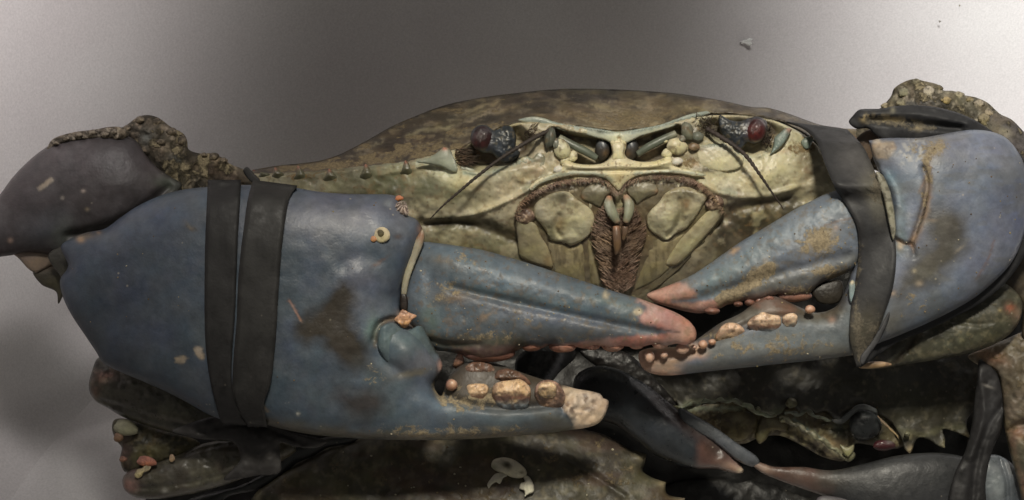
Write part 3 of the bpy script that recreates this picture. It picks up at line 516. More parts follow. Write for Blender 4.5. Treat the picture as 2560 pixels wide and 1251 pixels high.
sm_('side_jaw_leg', [(1776, 524), (1800, 520), (1806, 536), (1790, 562), (1760, 596), (1720, 640), (1690, 664), (1664, 662), (1676, 636), (1700, 600), (1728, 570), (1756, 540)], zm2(12), .45, (176, 164, 118), [(L([(1790, 530), (1740, 590), (1690, 650)], 8), (196, 190, 148), .6, 4), (G(1690, 655, 26, 12, ang=-40), (150, 122, 74), .6)], feats=[FB(20, 6, 8)])
for x, y in ((1316, 540), (1785, 506)):
    ball('jaw_knob', x, y, float(zf(np.array([[x, y]]))[0]) + 18, 23, 21, 18, crab, M['cream'], (122, 96, 78), [(NZ(9, .48, .56, int(x)), (196, 166, 136), .7), (NZ(7, .55, .62, int(x) + 3), (64, 40, 34), .8)], nz=.55, ns=14, n=26)
# bristles
hr = []
def hair(x, y, a, l, z=None, r=1.5):
    z0 = float(zf(np.array([[x, y]]))[0]) + 10 if z is None else z; b = a + RNG.uniform(-.5, .5); p = []
    for i in range(5):
        t = i / 4; p.append((x, y, z0 + 12 * math.sin(t * 2.6), r * (1 - t * .75))); x += math.cos(a + (b - a) * t) * l / 4; y += math.sin(a + (b - a) * t) * l / 4
    hr.append(p)
edge_ = curve(MB_[1:16], False, 3.0)
for i, q in enumerate(edge_):
    for _ in range(4):
        t = np.array([1545, 600]) - q; a = math.atan2(t[1], t[0]) + RNG.uniform(-.7, .7); hair(q[0] + RNG.uniform(-3, 3), q[1] + RNG.uniform(-2, 5), a, RNG.uniform(6, 19), r=.8)
for _ in range(1300):
    sd = RNG.choice([-1, 1]); t = RNG.uniform(0, 1); y = 515 + t * 200; x0 = 1545 + sd * (10 + RNG.uniform(0, 1) * np.interp(t, [0, .3, 1], [38, 66, 30]))
    a = math.atan2(1, -sd * RNG.uniform(.9, 2.4)); hair(x0, y, a, RNG.uniform(16, 38), r=1.05)
hr = [[(x, y, z + 20, r) for x, y, z, r in p] for p in hr]
tubes('mouth_bristles', hr, crab, M['hair'], (172, 134, 100), 3, props={'kind': 'stuff'}, paint=[(NZ(30, .45, .6, 3), (116, 84, 60), .7), (NZ(16, .55, .65, 9), (150, 112, 78), .5)])
hr2 = []; hr = hr2
for _ in range(110): x, y = RNG.uniform(1136, 1168), RNG.uniform(372, 412); hair(x, y, RNG.uniform(-.5, .5), RNG.uniform(20, 46), z=float(RNG.uniform(-26, 0)), r=1.2)
for _ in range(70): x, y = RNG.uniform(1905, 1930), RNG.uniform(325, 372); hair(x, y, RNG.uniform(-2.6, -.4), RNG.uniform(12, 28), z=float(RNG.uniform(-10, 4)), r=1)
for _ in range(70): x, y = RNG.uniform(1310, 1345), RNG.uniform(316, 345); hair(x, y, RNG.uniform(-1, 1), RNG.uniform(12, 30), z=float(RNG.uniform(-10, 6)), r=1)
for _ in range(70): x, y = RNG.uniform(1735, 1790), RNG.uniform(292, 330); hair(x, y, RNG.uniform(-3, 3), RNG.uniform(12, 30), z=float(RNG.uniform(-6, 6)), r=1)
tubes('eye_bristles', hr2, crab, M['hair'], (116, 80, 44), 4, props={'kind': 'stuff'}, paint=[(GR((1145, 0), (1190, 0)), (50, 38, 26), .9), (NZ(6, .5, .6, 4), (60, 46, 30), .7)])

# ---------------- left claw
arm = S('claw_arm', [(285, 335), (318, 312), (345, 293), (372, 288), (398, 296), (425, 316), (458, 334), (468, 352), (472, 374), (500, 384), (530, 384), (558, 396), (575, 410), (600, 420), (628, 432), (650, 450), (640, 490), (560, 500), (470, 500), (400, 470), (360, 420), (320, 370)], crab, M['crust'], lambda P: 10 - .12 * (P[:, 0] - 300), .55, .6, res=4,
    base=(92, 82, 60), feats=[FB(40, 26, 3), FB(14, 16, 5), RIDGE(26, 5, 8), G(365, 345, 22, 20, 10), G(366, 345, 14, 13, -12), G(440, 395, 16, 9, 5, 35), G(440, 395, 9, 5, -6, 35)], edge=.6,
    paint=[(NZ(22, .48, .58, 11), (62, 54, 38), .8), (NZ(12, .55, .63, 14), (146, 128, 98), .8), (G(560, 440, 90, 24, ang=14), (70, 52, 38), .8, 10), (G(366, 342, 23, 22), (150, 142, 122), .7, 4), (G(366, 345, 14, 13), (124, 128, 122), .9, 3), (G(440, 396, 17, 10, ang=35), (132, 130, 118), .8, 3), (G(440, 397, 10, 6, ang=35), (84, 86, 74), .9), (L([(405, 320), (440, 345), (450, 368)], 9), (158, 140, 110), .7, 6), (L([(520, 392), (560, 400), (590, 418)], 8), (150, 130, 100), .7, 6)],
    mud=[NZ(30, .4, .6, 3, .5)])
for a in [(392, 306, 12, 9), (428, 330, 13, 10), (455, 352, 12, 10), (535, 392, 13, 9), (560, 402, 10, 7), (510, 388, 8, 6), (350, 300, 12, 9), (318, 322, 9, 8), (402, 356, 11, 8)]:
    ball('barnacle', a[0], a[1], float(arm[1]([a[0], a[1]])[0]) + 2, a[2], a[3], 9, crab, M['crust'], (132, 116, 90), [(NZ(6, .5, .6, a[0]), (72, 60, 44), .8)], nz=.7, seed=a[0] % 40)
CARP = [(-60, 640), (-60, 560), (-30, 520), (2, 484), (30, 446), (64, 410), (102, 378), (142, 354), (200, 342), (260, 333), (310, 338), (340, 352), (368, 392), (398, 424), (430, 444), (455, 462), (440, 490), (400, 520), (330, 560), (260, 590), (210, 612), (170, 640), (150, 650), (110, 636), (60, 632), (20, 640)]
S('claw_wrist', CARP, crab, M['blue'], lambda P: 60 - .05 * P[:, 0], .7, .5, cap=190, res=4.5, base=(78, 71, 71),
    feats=[FB(90, 8, 8), G(300, 470, 50, 30, 6), G(210, 545, 30, 24, -5), G(120, 580, 50, 30, 5), L([(420, 470), (330, 540), (250, 575), (170, 590)], 12, -14)],
    paint=[(G(260, 400, 160, 50), (84, 72, 76), .7, 30), (lambda P: np.clip(1 - np.abs(fbm(P, 60, 5, 3) - .5) * 22, 0, 1), (66, 60, 62), .6), (NZ(40, .5, .64, 9), (104, 98, 100), .35), (G(110, 570, 60, 50), (74, 78, 84), .8, 20), (G(420, 460, 34, 18, ang=20), (96, 104, 86), .8, 8), (G(155, 590, 22, 34, ang=25), (112, 122, 106), .7, 8), (G(250, 566, 80, 12, ang=-12), (58, 50, 36), .8, 8), (L([(-20, 636), (40, 628), (120, 630)], 10), (58, 38, 38), .7, 5), (G(60, 500, 60, 40), (66, 56, 58), .6, 20),
      (L([(100, 472), (128, 450)], 6, p=4), (164, 146, 114), .95, 3), (G(208, 478, 5, 4), (186, 160, 136), .9), (G(156, 495, 4, 4), (176, 160, 136), .8), (G(218, 524, 5, 4), (158, 134, 92), .9), (G(26, 602, 6, 6), (170, 130, 96), .9)])
S('wrist_crust', [(128, 352), (150, 340), (190, 330), (232, 325), (270, 318), (300, 318), (322, 330), (318, 344), (290, 350), (240, 346), (190, 352), (140, 366), (116, 378)], crab, M['crust'], 74, .7, .5, res=3, base=(118, 104, 82), feats=[FB(14, 20, 2), RIDGE(16, 4, 3)], edge=.4, paint=[(NZ(10, .48, .58, 4), (64, 56, 42), .85), (G(235, 338, 18, 6), (170, 156, 132), .8, 3), (NZ(7, .58, .64, 8), (176, 162, 136), .7)])
for a in [(165, 346, 9, 6), (197, 338, 10, 7), (232, 332, 13, 7), (262, 336, 11, 6), (285, 330, 9, 7), (140, 358, 8, 5)]:
    ball('barnacle', a[0], a[1], 86, a[2], a[3], 8, crab, M['crust'], (140, 126, 104), [(NZ(5, .5, .6, a[0]), (84, 72, 54), .8)], nz=.7, seed=a[0] % 40)
S('wrist_joint', [(15, 622), (60, 618), (140, 626), (158, 640), (150, 655), (120, 668), (90, 682), (70, 672), (45, 645)], crab, M['cream'], 52, .4, .5, res=4, base=(140, 118, 98), paint=[(G(120, 645, 40, 14), (116, 98, 72), .7), (G(146, 634, 10, 8), (150, 104, 66), .8)])
S('arm_segment', [(82, 680), (110, 668), (150, 650), (182, 668), (176, 700), (162, 730), (146, 760), (140, 730), (104, 712)], crab, M['dark'], 40, .5, .5, res=4, base=(74, 68, 50), paint=[(G(130, 668, 40, 6, ang=-20), (124, 108, 84), .8)])

PALM = [(152, 618), (176, 598), (215, 582), (262, 572), (300, 545), (345, 515), (400, 490), (460, 474), (530, 467), (600, 463), (680, 464), (740, 470), (800, 480), (860, 485), (930, 486), (975, 487), (998, 496), (1004, 520), (1018, 538), (1040, 548), (1054, 568), (1056, 590), (1042, 630), (1024, 665), (1010, 705), (1004, 740), (1002, 775), (1018, 800), (1045, 830), (1075, 870), (1098, 910), (1098, 938), (1086, 958), (1088, 975), (1104, 990),
        (1118, 950), (1150, 915), (1200, 902), (1262, 915), (1300, 930), (1345, 945), (1400, 960), (1440, 972), (1475, 978), (1500, 985), (1508, 996, 1), (1521, 1002), (1520, 1018), (1510, 1042), (1494, 1060), (1465, 1070), (1430, 1075), (1360, 1084), (1270, 1092), (1180, 1098), (1080, 1101), (980, 1100), (880, 1096), (790, 1088), (710, 1074), (660, 1060), (620, 1048), (560, 1050), (520, 1036), (470, 1008), (420, 982), (360, 955), (300, 930), (258, 908), (240, 880), (212, 838), (180, 790), (158, 745), (150, 700), (170, 665)]
BL = (62, 80, 96)
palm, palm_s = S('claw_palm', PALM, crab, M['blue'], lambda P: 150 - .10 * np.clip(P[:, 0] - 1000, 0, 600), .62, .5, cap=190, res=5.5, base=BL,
    feats=[FB(120, 12, 4), FB(40, 2.5, 6), L([(940, 650), (900, 640), (860, 660)], 22, -5), G(900, 690, 30, 30, 6), G(960, 760, 34, 34, -8), L([(935, 850), (948, 812), (985, 798), (1008, 812), (1050, 812), (1080, 850)], 8, -22), G(1025, 875, 50, 46, 34), G(990, 745, 20, 40, -12), L([(1000, 930), (960, 900), (940, 860)], 14, -9),
           L([(1060, 1010), (1120, 1035), (1300, 1050), (1420, 1040)], 30, 10), L([(1110, 985), (1160, 1010), (1260, 1022), (1400, 1010)], 10, -10), L([(640, 1052), (800, 1078), (1000, 1088), (1300, 1080)], 8, 5), G(1230, 590, 10), L([(1035, 560), (1010, 640), (985, 720)], 16, 5), MUL(G(1450, 1020, 60, 44, 1, p=6), FB(16, 34, 77)), MUL(G(1450, 1020, 60, 44, 1, p=6), RIDGE(22, -3.5, 33))],
    paint=[(G(850, 540, 260, 60), (98, 100, 122), .8, 30), (G(350, 700, 220, 200), (70, 82, 98), .65, 40), (G(300, 900, 260, 90, ang=30), (66, 76, 88), .7, 30), (G(400, 560, 150, 50), (82, 96, 118), .6, 30), (G(960, 800, 100, 120), (74, 98, 112), .6, 30), (G(1060, 1010, 140, 60), (84, 116, 128), .65, 30), (G(900, 700, 60, 70), (98, 98, 124), .6, 30), (G(1200, 1050, 240, 30, ang=2), (86, 106, 116), .6, 20),
      (G(820, 560, 110, 26, ang=6), (150, 152, 158), .4, 20), (NZ(60, .45, .62, 3), (62, 74, 100), .35),  # pale grey streak is the palm's broad highlight put into the colour
      (PO([(840, 720), (862, 700), (880, 715), (890, 745), (880, 790), (890, 830), (912, 858), (918, 895), (905, 920), (880, 925), (850, 912), (830, 880), (800, 855), (765, 855), (740, 835), (740, 810), (765, 795), (800, 770), (820, 740)], 18), (56, 48, 38), 1.0, 12), (PO([(850, 985), (900, 970), (960, 970), (975, 1000), (960, 1040), (900, 1050), (860, 1030)], 30), (60, 48, 42), .85, 16), (G(930, 930, 46, 26, ang=30), (74, 82, 84), .6, 14),
      (L([(650, 1052), (760, 1078), (900, 1090), (1100, 1094), (1300, 1086), (1420, 1070)], 16), (96, 88, 66), .85, 10), (L([(1000, 1090), (1200, 1094), (1330, 1084)], 6), (150, 136, 104), .5, 6), (PO([(1085, 960), (1130, 920), (1200, 890), (1420, 950), (1430, 990), (1380, 1015), (1250, 1025), (1170, 1015), (1120, 1005)], 20), (74, 62, 44), .95, 8), (G(1380, 1050, 50, 22), (84, 80, 66), .8, 12),
      (L([(938, 862), (940, 825), (960, 806), (985, 798), (1012, 815), (1050, 815)], 6), (104, 74, 44), .95, 4), (G(930, 820, 18, 34), (92, 124, 112), .7, 8), (G(1010, 860, 46, 30), (84, 108, 112), .75, 12), (G(1050, 905, 50, 30, ang=-20), (132, 138, 156), .75, 12), (G(1030, 934, 44, 8, ang=-12), (130, 116, 78), .7, 5), (G(1103, 916, 8, 16), (186, 116, 84), .95), (G(1008, 790, 16, 12), (186, 132, 80), .9, 5),
      (L([(724, 752), (738, 776), (754, 802)], 3.4, p=4), (160, 104, 70), .9, 3), (PO([(436, 898), (450, 890), (468, 896), (462, 906), (446, 908)], 3), (168, 144, 104), .9, 4), (PO([(484, 875), (498, 868), (506, 880), (510, 896), (500, 902), (490, 888)], 3), (172, 150, 112), .9, 4), (G(202, 598, 9, 8), (206, 156, 96), .9), (G(212, 590, 26, 12), (120, 98, 58), .7, 6), (G(247, 582, 6, 5), (150, 116, 70), .9), (G(475, 566, 16, 6, ang=30), (116, 96, 60), .8, 6), (L([(650, 1008), (668, 1028)], 4), (130, 108, 70), .8, 3),
      (G(940, 662, 14, 4, ang=-30), (104, 74, 58), .8, 4), (G(958, 650, 16, 3, ang=-36), (100, 72, 56), .7, 3), (G(995, 592, 9, 6), (92, 68, 58), .8), (G(1052, 575, 8, 14), (150, 96, 64), .9), (L([(1085, 965), (1098, 1000)], 5), (156, 140, 108), .7, 3), (G(970, 510, 9, 8), (140, 146, 146), .6), (G(970, 510, 5, 5), (96, 108, 124), .9), (G(1240, 1070, 30, 4), (140, 126, 92), .6, 4), (G(745, 1035, 4), (200, 196, 180), .9),
      (PO([(1402, 980), (1412, 968), (1440, 966), (1480, 975), (1515, 992), (1526, 1010), (1515, 1050), (1480, 1075), (1440, 1080), (1436, 1050), (1420, 1030), (1410, 1010)], 5), (202, 168, 124), 1.0, 6), (MUL(G(1450, 1010, 56, 36, 1, p=6), NZ(11, .5, .57, 44)), (104, 76, 54), .85), (G(1500, 1020, 20, 30), (214, 176, 124), .6, 6)],
    mud=[G(1200, 1000, 120, 30, .5), G(1120, 1080, 240, 20, .4), G(930, 950, 60, 40, .22), G(800, 500, 200, 30, .1), L([(1090, 960), (1110, 1010)], 12, .6)])
def onp(x, y, sp=palm_s): return float(sp([x, y])[0])
S('claw_knuckle', [(948, 828), (962, 812), (985, 808), (1003, 820), (1022, 826), (1045, 815), (1060, 820), (1076, 852), (1096, 888), (1106, 914), (1098, 936), (1070, 952), (1035, 950), (998, 938), (965, 905), (945, 870)], crab, M['blue'], lambda P: 236 - .55 * np.clip(P[:, 0] - 960, 0, 200) - .25 * np.clip(P[:, 1] - 880, 0, 100), .36, .6, res=4, base=(76, 98, 108), feats=[G(1020, 850, 12, 10, 5), FB(26, 6, 3), G(1030, 895, 30, 14, -5)],
    paint=[(G(1050, 915, 56, 26, ang=-16), (112, 118, 136), .8, 12), (G(1000, 850, 50, 26), (88, 118, 118), .6, 10), (G(1020, 940, 50, 8, ang=8), (136, 116, 76), .8, 6), (G(1103, 916, 9, 15), (190, 120, 88), .95), (NZ(14, .56, .66, 5), (84, 96, 90), .5), (L([(1060, 815), (1092, 880)], 5), (70, 66, 46), .8)])
sm_('hinge_skin', [(985, 800), (998, 784), (1006, 774), (1024, 782), (1042, 790), (1030, 802), (1018, 818), (1006, 820), (994, 808)], 214, .4, (204, 144, 86), [(NZ(8, .5, .6, 5), (124, 80, 48), .7), (G(1010, 815, 14, 5), (80, 52, 32), .9)], feats=[FB(10, 8, 3)])
sm_('socket_rim', [(1046, 586), (1056, 574), (1062, 592), (1054, 622), (1038, 660), (1024, 700), (1017, 736), (1010, 748), (1002, 738), (1006, 700), (1018, 650), (1032, 612)], 176, .6, (150, 142, 116), [(G(1052, 588, 12, 18), (140, 92, 64), .9, 4), (G(1030, 670, 8, 30, ang=20), (180, 174, 150), .7)])
sm_('hinge_gap', [(1001, 738), (1014, 736), (1020, 752), (1018, 776), (1006, 780), (1000, 764)], 190, .3, (36, 26, 20))
DAC = [(1000, 770), (1006, 720), (1022, 670), (1040, 625), (1058, 606), (1085, 607), (1130, 613), (1200, 624), (1260, 640), (1320, 658), (1400, 684), (1470, 707), (1540, 730), (1600, 747), (1640, 762), (1690, 782), (1722, 802), (1738, 822), (1741, 842), (1732, 857), (1712, 863), (1690, 860), (1660, 866), (1630, 862), (1595, 870), (1560, 866), (1530, 873), (1500, 866), (1460, 872), (1430, 866), (1405, 876), (1375, 864), (1350, 872), (1318, 868), (1290, 878), (1268, 894), (1240, 902), (1200, 904), (1165, 890), (1120, 880), (1088, 876), (1060, 860), (1030, 820)]
dac, dac_s = S('claw_finger', DAC, crab, M['blue'], lambda P: 128 + .05 * (P[:, 0] - 1000), .85, .6, cap=120, res=4.5, base=(74, 92, 108),
    feats=[L([(1130, 720), (1300, 760), (1480, 800), (1640, 832)], 12, -12), L([(1090, 840), (1250, 810), (1500, 830)], 22, 5), L([(1080, 640), (1300, 700), (1500, 750)], 26, 5), G(1075, 700, 24, 70, -10), FB(60, 9, 4), FB(16, 2.5, 7), L([(1075, 850), (1120, 862), (1200, 862)], 8, -8)],
    paint=[(G(1260, 690, 160, 30, ang=16), (90, 114, 132), .7, 20), (L([(1140, 745), (1350, 790), (1600, 845)], 20), (78, 84, 100), .6, 12), (L([(1180, 722), (1350, 752), (1560, 792)], 14), (70, 96, 104), .6, 8), (G(1540, 760, 90, 20, ang=16), (88, 118, 120), .7, 16), (G(1400, 830, 240, 20, ang=3), (86, 92, 96), .75, 14), (L([(1060, 845), (1150, 862), (1300, 855)], 18), (80, 78, 56), .85, 10), (G(1070, 760, 22, 70), (88, 100, 116), .6, 14), (G(1075, 800, 24, 40), (92, 116, 102), .6, 12),
      (PO([(1600, 742), (1592, 752), (1620, 770), (1602, 790), (1600, 808), (1660, 822), (1700, 828), (1650, 836), (1560, 842), (1500, 850), (1420, 860), (1330, 868), (1290, 884), (1290, 920), (1760, 920), (1760, 720), (1640, 720)], 5), (178, 104, 80), 1.0, 4), (G(1715, 846, 40, 24), (196, 134, 106), .7, 10), (G(1660, 800, 50, 22, ang=30), (150, 96, 88), .5, 12), (PO([(1586, 776), (1600, 768), (1606, 784), (1590, 790)], 4), (178, 156, 110), .9, 5), (L([(1640, 822), (1700, 832)], 2), (90, 60, 50), .7), (PO([(1140, 874), (1220, 866), (1300, 870), (1290, 910), (1200, 920), (1140, 900)], 8), (104, 60, 46), .95, 4),
      (NZ(9, .6, .66, 21), (124, 98, 58), .4), (G(1130, 742, 44, 16), (124, 98, 56), .6, 14), (G(1110, 655, 36, 10, ang=20), (120, 100, 62), .55, 10), (G(1216, 790, 18, 8, ang=-26), (136, 108, 64), .8, 8), (G(1515, 738, 7, 12), (170, 152, 118), .9, 5), (G(1190, 846, 60, 8), (126, 108, 66), .5, 10)],
    mud=[G(1120, 730, 60, 40, .4), G(1150, 650, 60, 20, .35), G(1200, 840, 120, 16, .35), G(1450, 800, 240, 12, .18), G(1500, 850, 200, 10, .3)])
for a in [(1222, 884, 66, 22, (112, 66, 50)), (1328, 866, 27, 13, (158, 98, 74)), (1406, 866, 34, 16, (166, 104, 80)), (1480, 864, 20, 12, (166, 104, 84)), (1532, 864, 28, 16, (180, 118, 94)), (1590, 862, 20, 12, (182, 122, 100)), (1650, 862, 20, 11, (196, 138, 112))]:
    ball('finger_tooth', a[0], a[1], 148, a[2], a[3], 26, crab, M['tooth'], a[4], [(G(a[0], a[1] + a[3] * .6, a[2] * .8, 5), tuple(min(255, int(c * 1.18)) for c in a[4]), .8), (NZ(12, .5, .62, a[0]), tuple(int(c * .7) for c in a[4]), .6)], nz=.2, seed=a[0] % 31)
CT = (218, 176, 118); DB = (108, 72, 48)
def tooth(pts, z, k, paint, base=CT, lab=None, res=2.6, fe=()):
    ym = sum(p[1] for p in pts) / len(pts) - 8
    return S('claw_tooth', pts, crab, M['tooth'], lambda P: z - 14 - .75 * np.clip(P[:, 1] - ym, 0, 90), k * .8, .5, res=res, base=base, paint=list(paint) + [(NZ(7, .56, .64, int(pts[0][0])), (120, 84, 56), .55)], feats=list(fe) + [FB(16, 12, int(pts[0][0])), FB(5, 3, 8)], props={'label': lab} if lab else None)
tooth([(1158, 930), (1172, 910), (1200, 904), (1228, 912), (1240, 935), (1236, 960), (1200, 968), (1162, 962)], 166, .6, [(NZ(13, .48, .58, 3), (150, 116, 84), .7), (NZ(9, .56, .62, 7), (66, 46, 32), .7)], DB)
tooth([(1166, 968), (1176, 960), (1212, 960), (1222, 970), (1218, 990), (1216, 1015), (1204, 1026), (1186, 1024), (1174, 1010), (1170, 990)], 186, .9, [(GR((0, 982), (0, 992)), (110, 70, 58), .9, 4), (GR((0, 996), (0, 1006)), (116, 132, 132), .9, 6)], lab='cream-topped tooth with a blue-grey foot')
tooth([(1234, 945), (1244, 928), (1268, 922), (1296, 930), (1316, 944), (1328, 962), (1322, 980), (1280, 985), (1240, 975)], 172, .7, [(G(1270, 940, 30, 14), (78, 58, 40), .9, 8), (L([(1300, 935), (1324, 958)], 4), (156, 110, 84), .7, 3)], DB)
tooth([(1234, 964), (1252, 954), (1284, 950), (1300, 948), (1318, 960), (1327, 975), (1325, 1005), (1318, 1022), (1296, 1034), (1265, 1034), (1240, 1020), (1230, 995)], 194, .9, [(MUL(GR((0, 984), (0, 992)), GR((0, 1012), (0, 1002))), (122, 74, 60), .9, 8), (GR((0, 998), (0, 1012)), (120, 138, 150), .9, 6), (G(1288, 1003, 6, 5), (210, 170, 120), .9)], lab='largest cream tooth with a blue foot')
tooth([(1338, 970), (1350, 955), (1372, 950), (1395, 958), (1410, 980), (1412, 1002), (1398, 1022), (1372, 1028), (1350, 1018), (1338, 995)], 180, .7, [(NZ(9, .47, .57, 5), (196, 150, 122), .8), (L([(1390, 965), (1404, 990), (1394, 1012)], 5), (86, 62, 50), .7)], (140, 104, 82))
tooth([(1344, 972), (1354, 958), (1376, 955), (1390, 964), (1392, 980), (1384, 994), (1364, 996), (1348, 988)], 204, .8, [(G(1366, 990, 22, 7), (186, 140, 96), .7)], (226, 188, 130), lab='round cream tooth nearest the pitted finger tip')
ball('claw_tooth', 1129, 963, 176, 15, 15, 14, crab, M['tooth'], (150, 96, 70), [(G(1133, 958, 9, 9), (214, 168, 124), .9)], nz=.15)
tooth([(1132, 916), (1140, 892), (1150, 876, 1), (1158, 892), (1160, 908), (1146, 922)], 150, .7, [(GR((0, 900), (0, 920)), (100, 66, 50), .9)], (176, 122, 96))
# barnacles stuck on the left palm
ring = ball('barnacle', 955, 588, onp(955, 588) + 4, 20, 20, 9, crab, M['barnacle'], (206, 192, 158), [(G(952, 584, 8, 10, ang=-25), (84, 76, 52), 1, 0)], nz=.12, props={'label': 'white ring-shaped barnacle with a dark mouth'})
ball('barnacle_mouth', 952, 584, onp(955, 588) + 11, 8, 10, 4, ring, M['barnacle'], (86, 78, 54), ang=-25, nz=.3)
ball('barnacle', 934, 598, onp(934, 598) + 2, 8, 8, 5, crab, M['barnacle'], (186, 136, 100), nz=.2)
bc, _ = S('barnacle', [(986, 525), (990, 510), (1000, 504), (1012, 504), (1018, 515), (1022, 532), (1015, 540), (1000, 534)], crab, M['barnacle'], onp(1000, 518) + 2, .8, .3, res=2, base=(184, 168, 158), feats=[lambda P: 5 * np.cos(np.arctan2(P[:, 1] - 508, P[:, 0] - 1008) * 14)], paint=[(lambda P: (np.cos(np.arctan2(P[:, 1] - 508, P[:, 0] - 1008) * 14) < -.3).astype(float), (130, 112, 104), .8), (G(1008, 508, 7, 5), (90, 84, 66), .9)], props={'label': 'ribbed pinkish barnacle on the corner of the claw'})
ball('barnacle', 998, 496, onp(994, 500), 10, 7, 6, crab, M['barnacle'], (188, 122, 88), nz=.5)

# ---------------- right claw
AR = [(2170, 300), (2185, 285), (2210, 262), (2228, 240), (2235, 222), (2258, 206), (2285, 198), (2310, 203), (2345, 212), (2358, 226), (2385, 228), (2410, 238), (2440, 244), (2470, 258), (2500, 285), (2530, 300), (2560, 330), (2600, 370), (2660, 440), (2660, 560), (2600, 600), (2500, 560), (2350, 480), (2220, 440), (2150, 400), (2130, 340)]
arm2, arm2_s = S('claw_arm', AR, crab, M['crust'], lambda P: -60 + .16 * (P[:, 0] - 2150), .5, .6, cap=130, res=4.5, base=(112, 104, 78), feats=[FB(40, 22, 3), FB(15, 12, 5), RIDGE(24, 4, 8), G(2480, 380, 50, 40, 6)], edge=.5,
    paint=[(NZ(18, .48, .58, 11), (74, 66, 46), .8), (NZ(10, .55, .62, 14), (176, 162, 130), .8), (PO([(2470, 290), (2500, 285), (2700, 360), (2700, 600), (2400, 600), (2200, 420), (2480, 330)], 14), (92, 84, 82), .95, 10), (G(2300, 262, 50, 14), (92, 94, 98), .7, 6), (G(2512, 330, 24, 12, ang=28), (150, 138, 106), .9, 4), (PO([(2140, 290), (2230, 300), (2300, 330), (2200, 420), (2130, 400)], 20), (70, 62, 52), .8), (NZ(30, .55, .65, 4), (128, 110, 78), .5)], mud=[NZ(30, .4, .6, 3, .35)])
for a in [(2322, 232, 15, 15, (188, 178, 158)), (2398, 240, 15, 10, (170, 160, 132)), (2366, 252, 14, 9, (178, 158, 112)), (2446, 262, 14, 12, (176, 164, 140)), (2470, 284, 14, 12, (168, 154, 128)), (2460, 300, 16, 14, (150, 138, 108)), (2290, 206, 12, 8, (140, 132, 108)), (2262, 232, 16, 14, (146, 142, 118)), (2255, 258, 14, 14, (156, 148, 122)), (2216, 266, 13, 8, (176, 164, 136)), (2345, 222, 12, 9, (120, 110, 84)), (2425, 250, 11, 9, (140, 126, 92))]:
    fe = lambda P, a=a: 3 * np.cos((P[:, 0] - a[0]) * 1.1)
    S('barnacle', [(a[0] + a[2] * math.cos(t) * (1 + .18 * math.sin(3 * t + a[0])), a[1] + a[3] * math.sin(t) * (1 + .2 * math.cos(2 * t + a[0]))) for t in np.linspace(0, 6.283, 11)[:-1]], crab, M['barnacle'], float(arm2_s([a[0], a[1]])[0]) - 2, .9, .3, res=2.6, base=a[4], feats=[fe, FB(9, 6, a[0])], paint=[(NZ(6, .55, .63, a[0]), tuple(int(c * .62) for c in a[4]), .8)])
PB = [(2172, 352, 1), (2200, 347), (2240, 345), (2300, 345), (2350, 337), (2400, 328), (2440, 325), (2480, 330), (2516, 346), (2545, 380), (2565, 425), (2575, 480), (2570, 545), (2556, 600), (2530, 655), (2490, 700), (2440, 742), (2380, 778), (2310, 812), (2240, 842), (2190, 862), (2160, 884), (2120, 890), (2050, 900), (1970, 908), (1880, 918), (1800, 926), (1730, 934), (1680, 939), (1640, 937), (1612, 926), (1600, 908), (1596, 888), (1604, 876), (1640, 868),
      (1680, 868), (1720, 862), (1760, 836), (1800, 808), (1850, 784), (1892, 752), (1915, 738), (1945, 742), (1990, 764), (2040, 782), (2090, 766), (2115, 720), (2130, 680), (2150, 640), (2200, 615), (2228, 600), (2226, 560), (2224, 500), (2206, 450), (2184, 400)]
RB = (98, 110, 134)
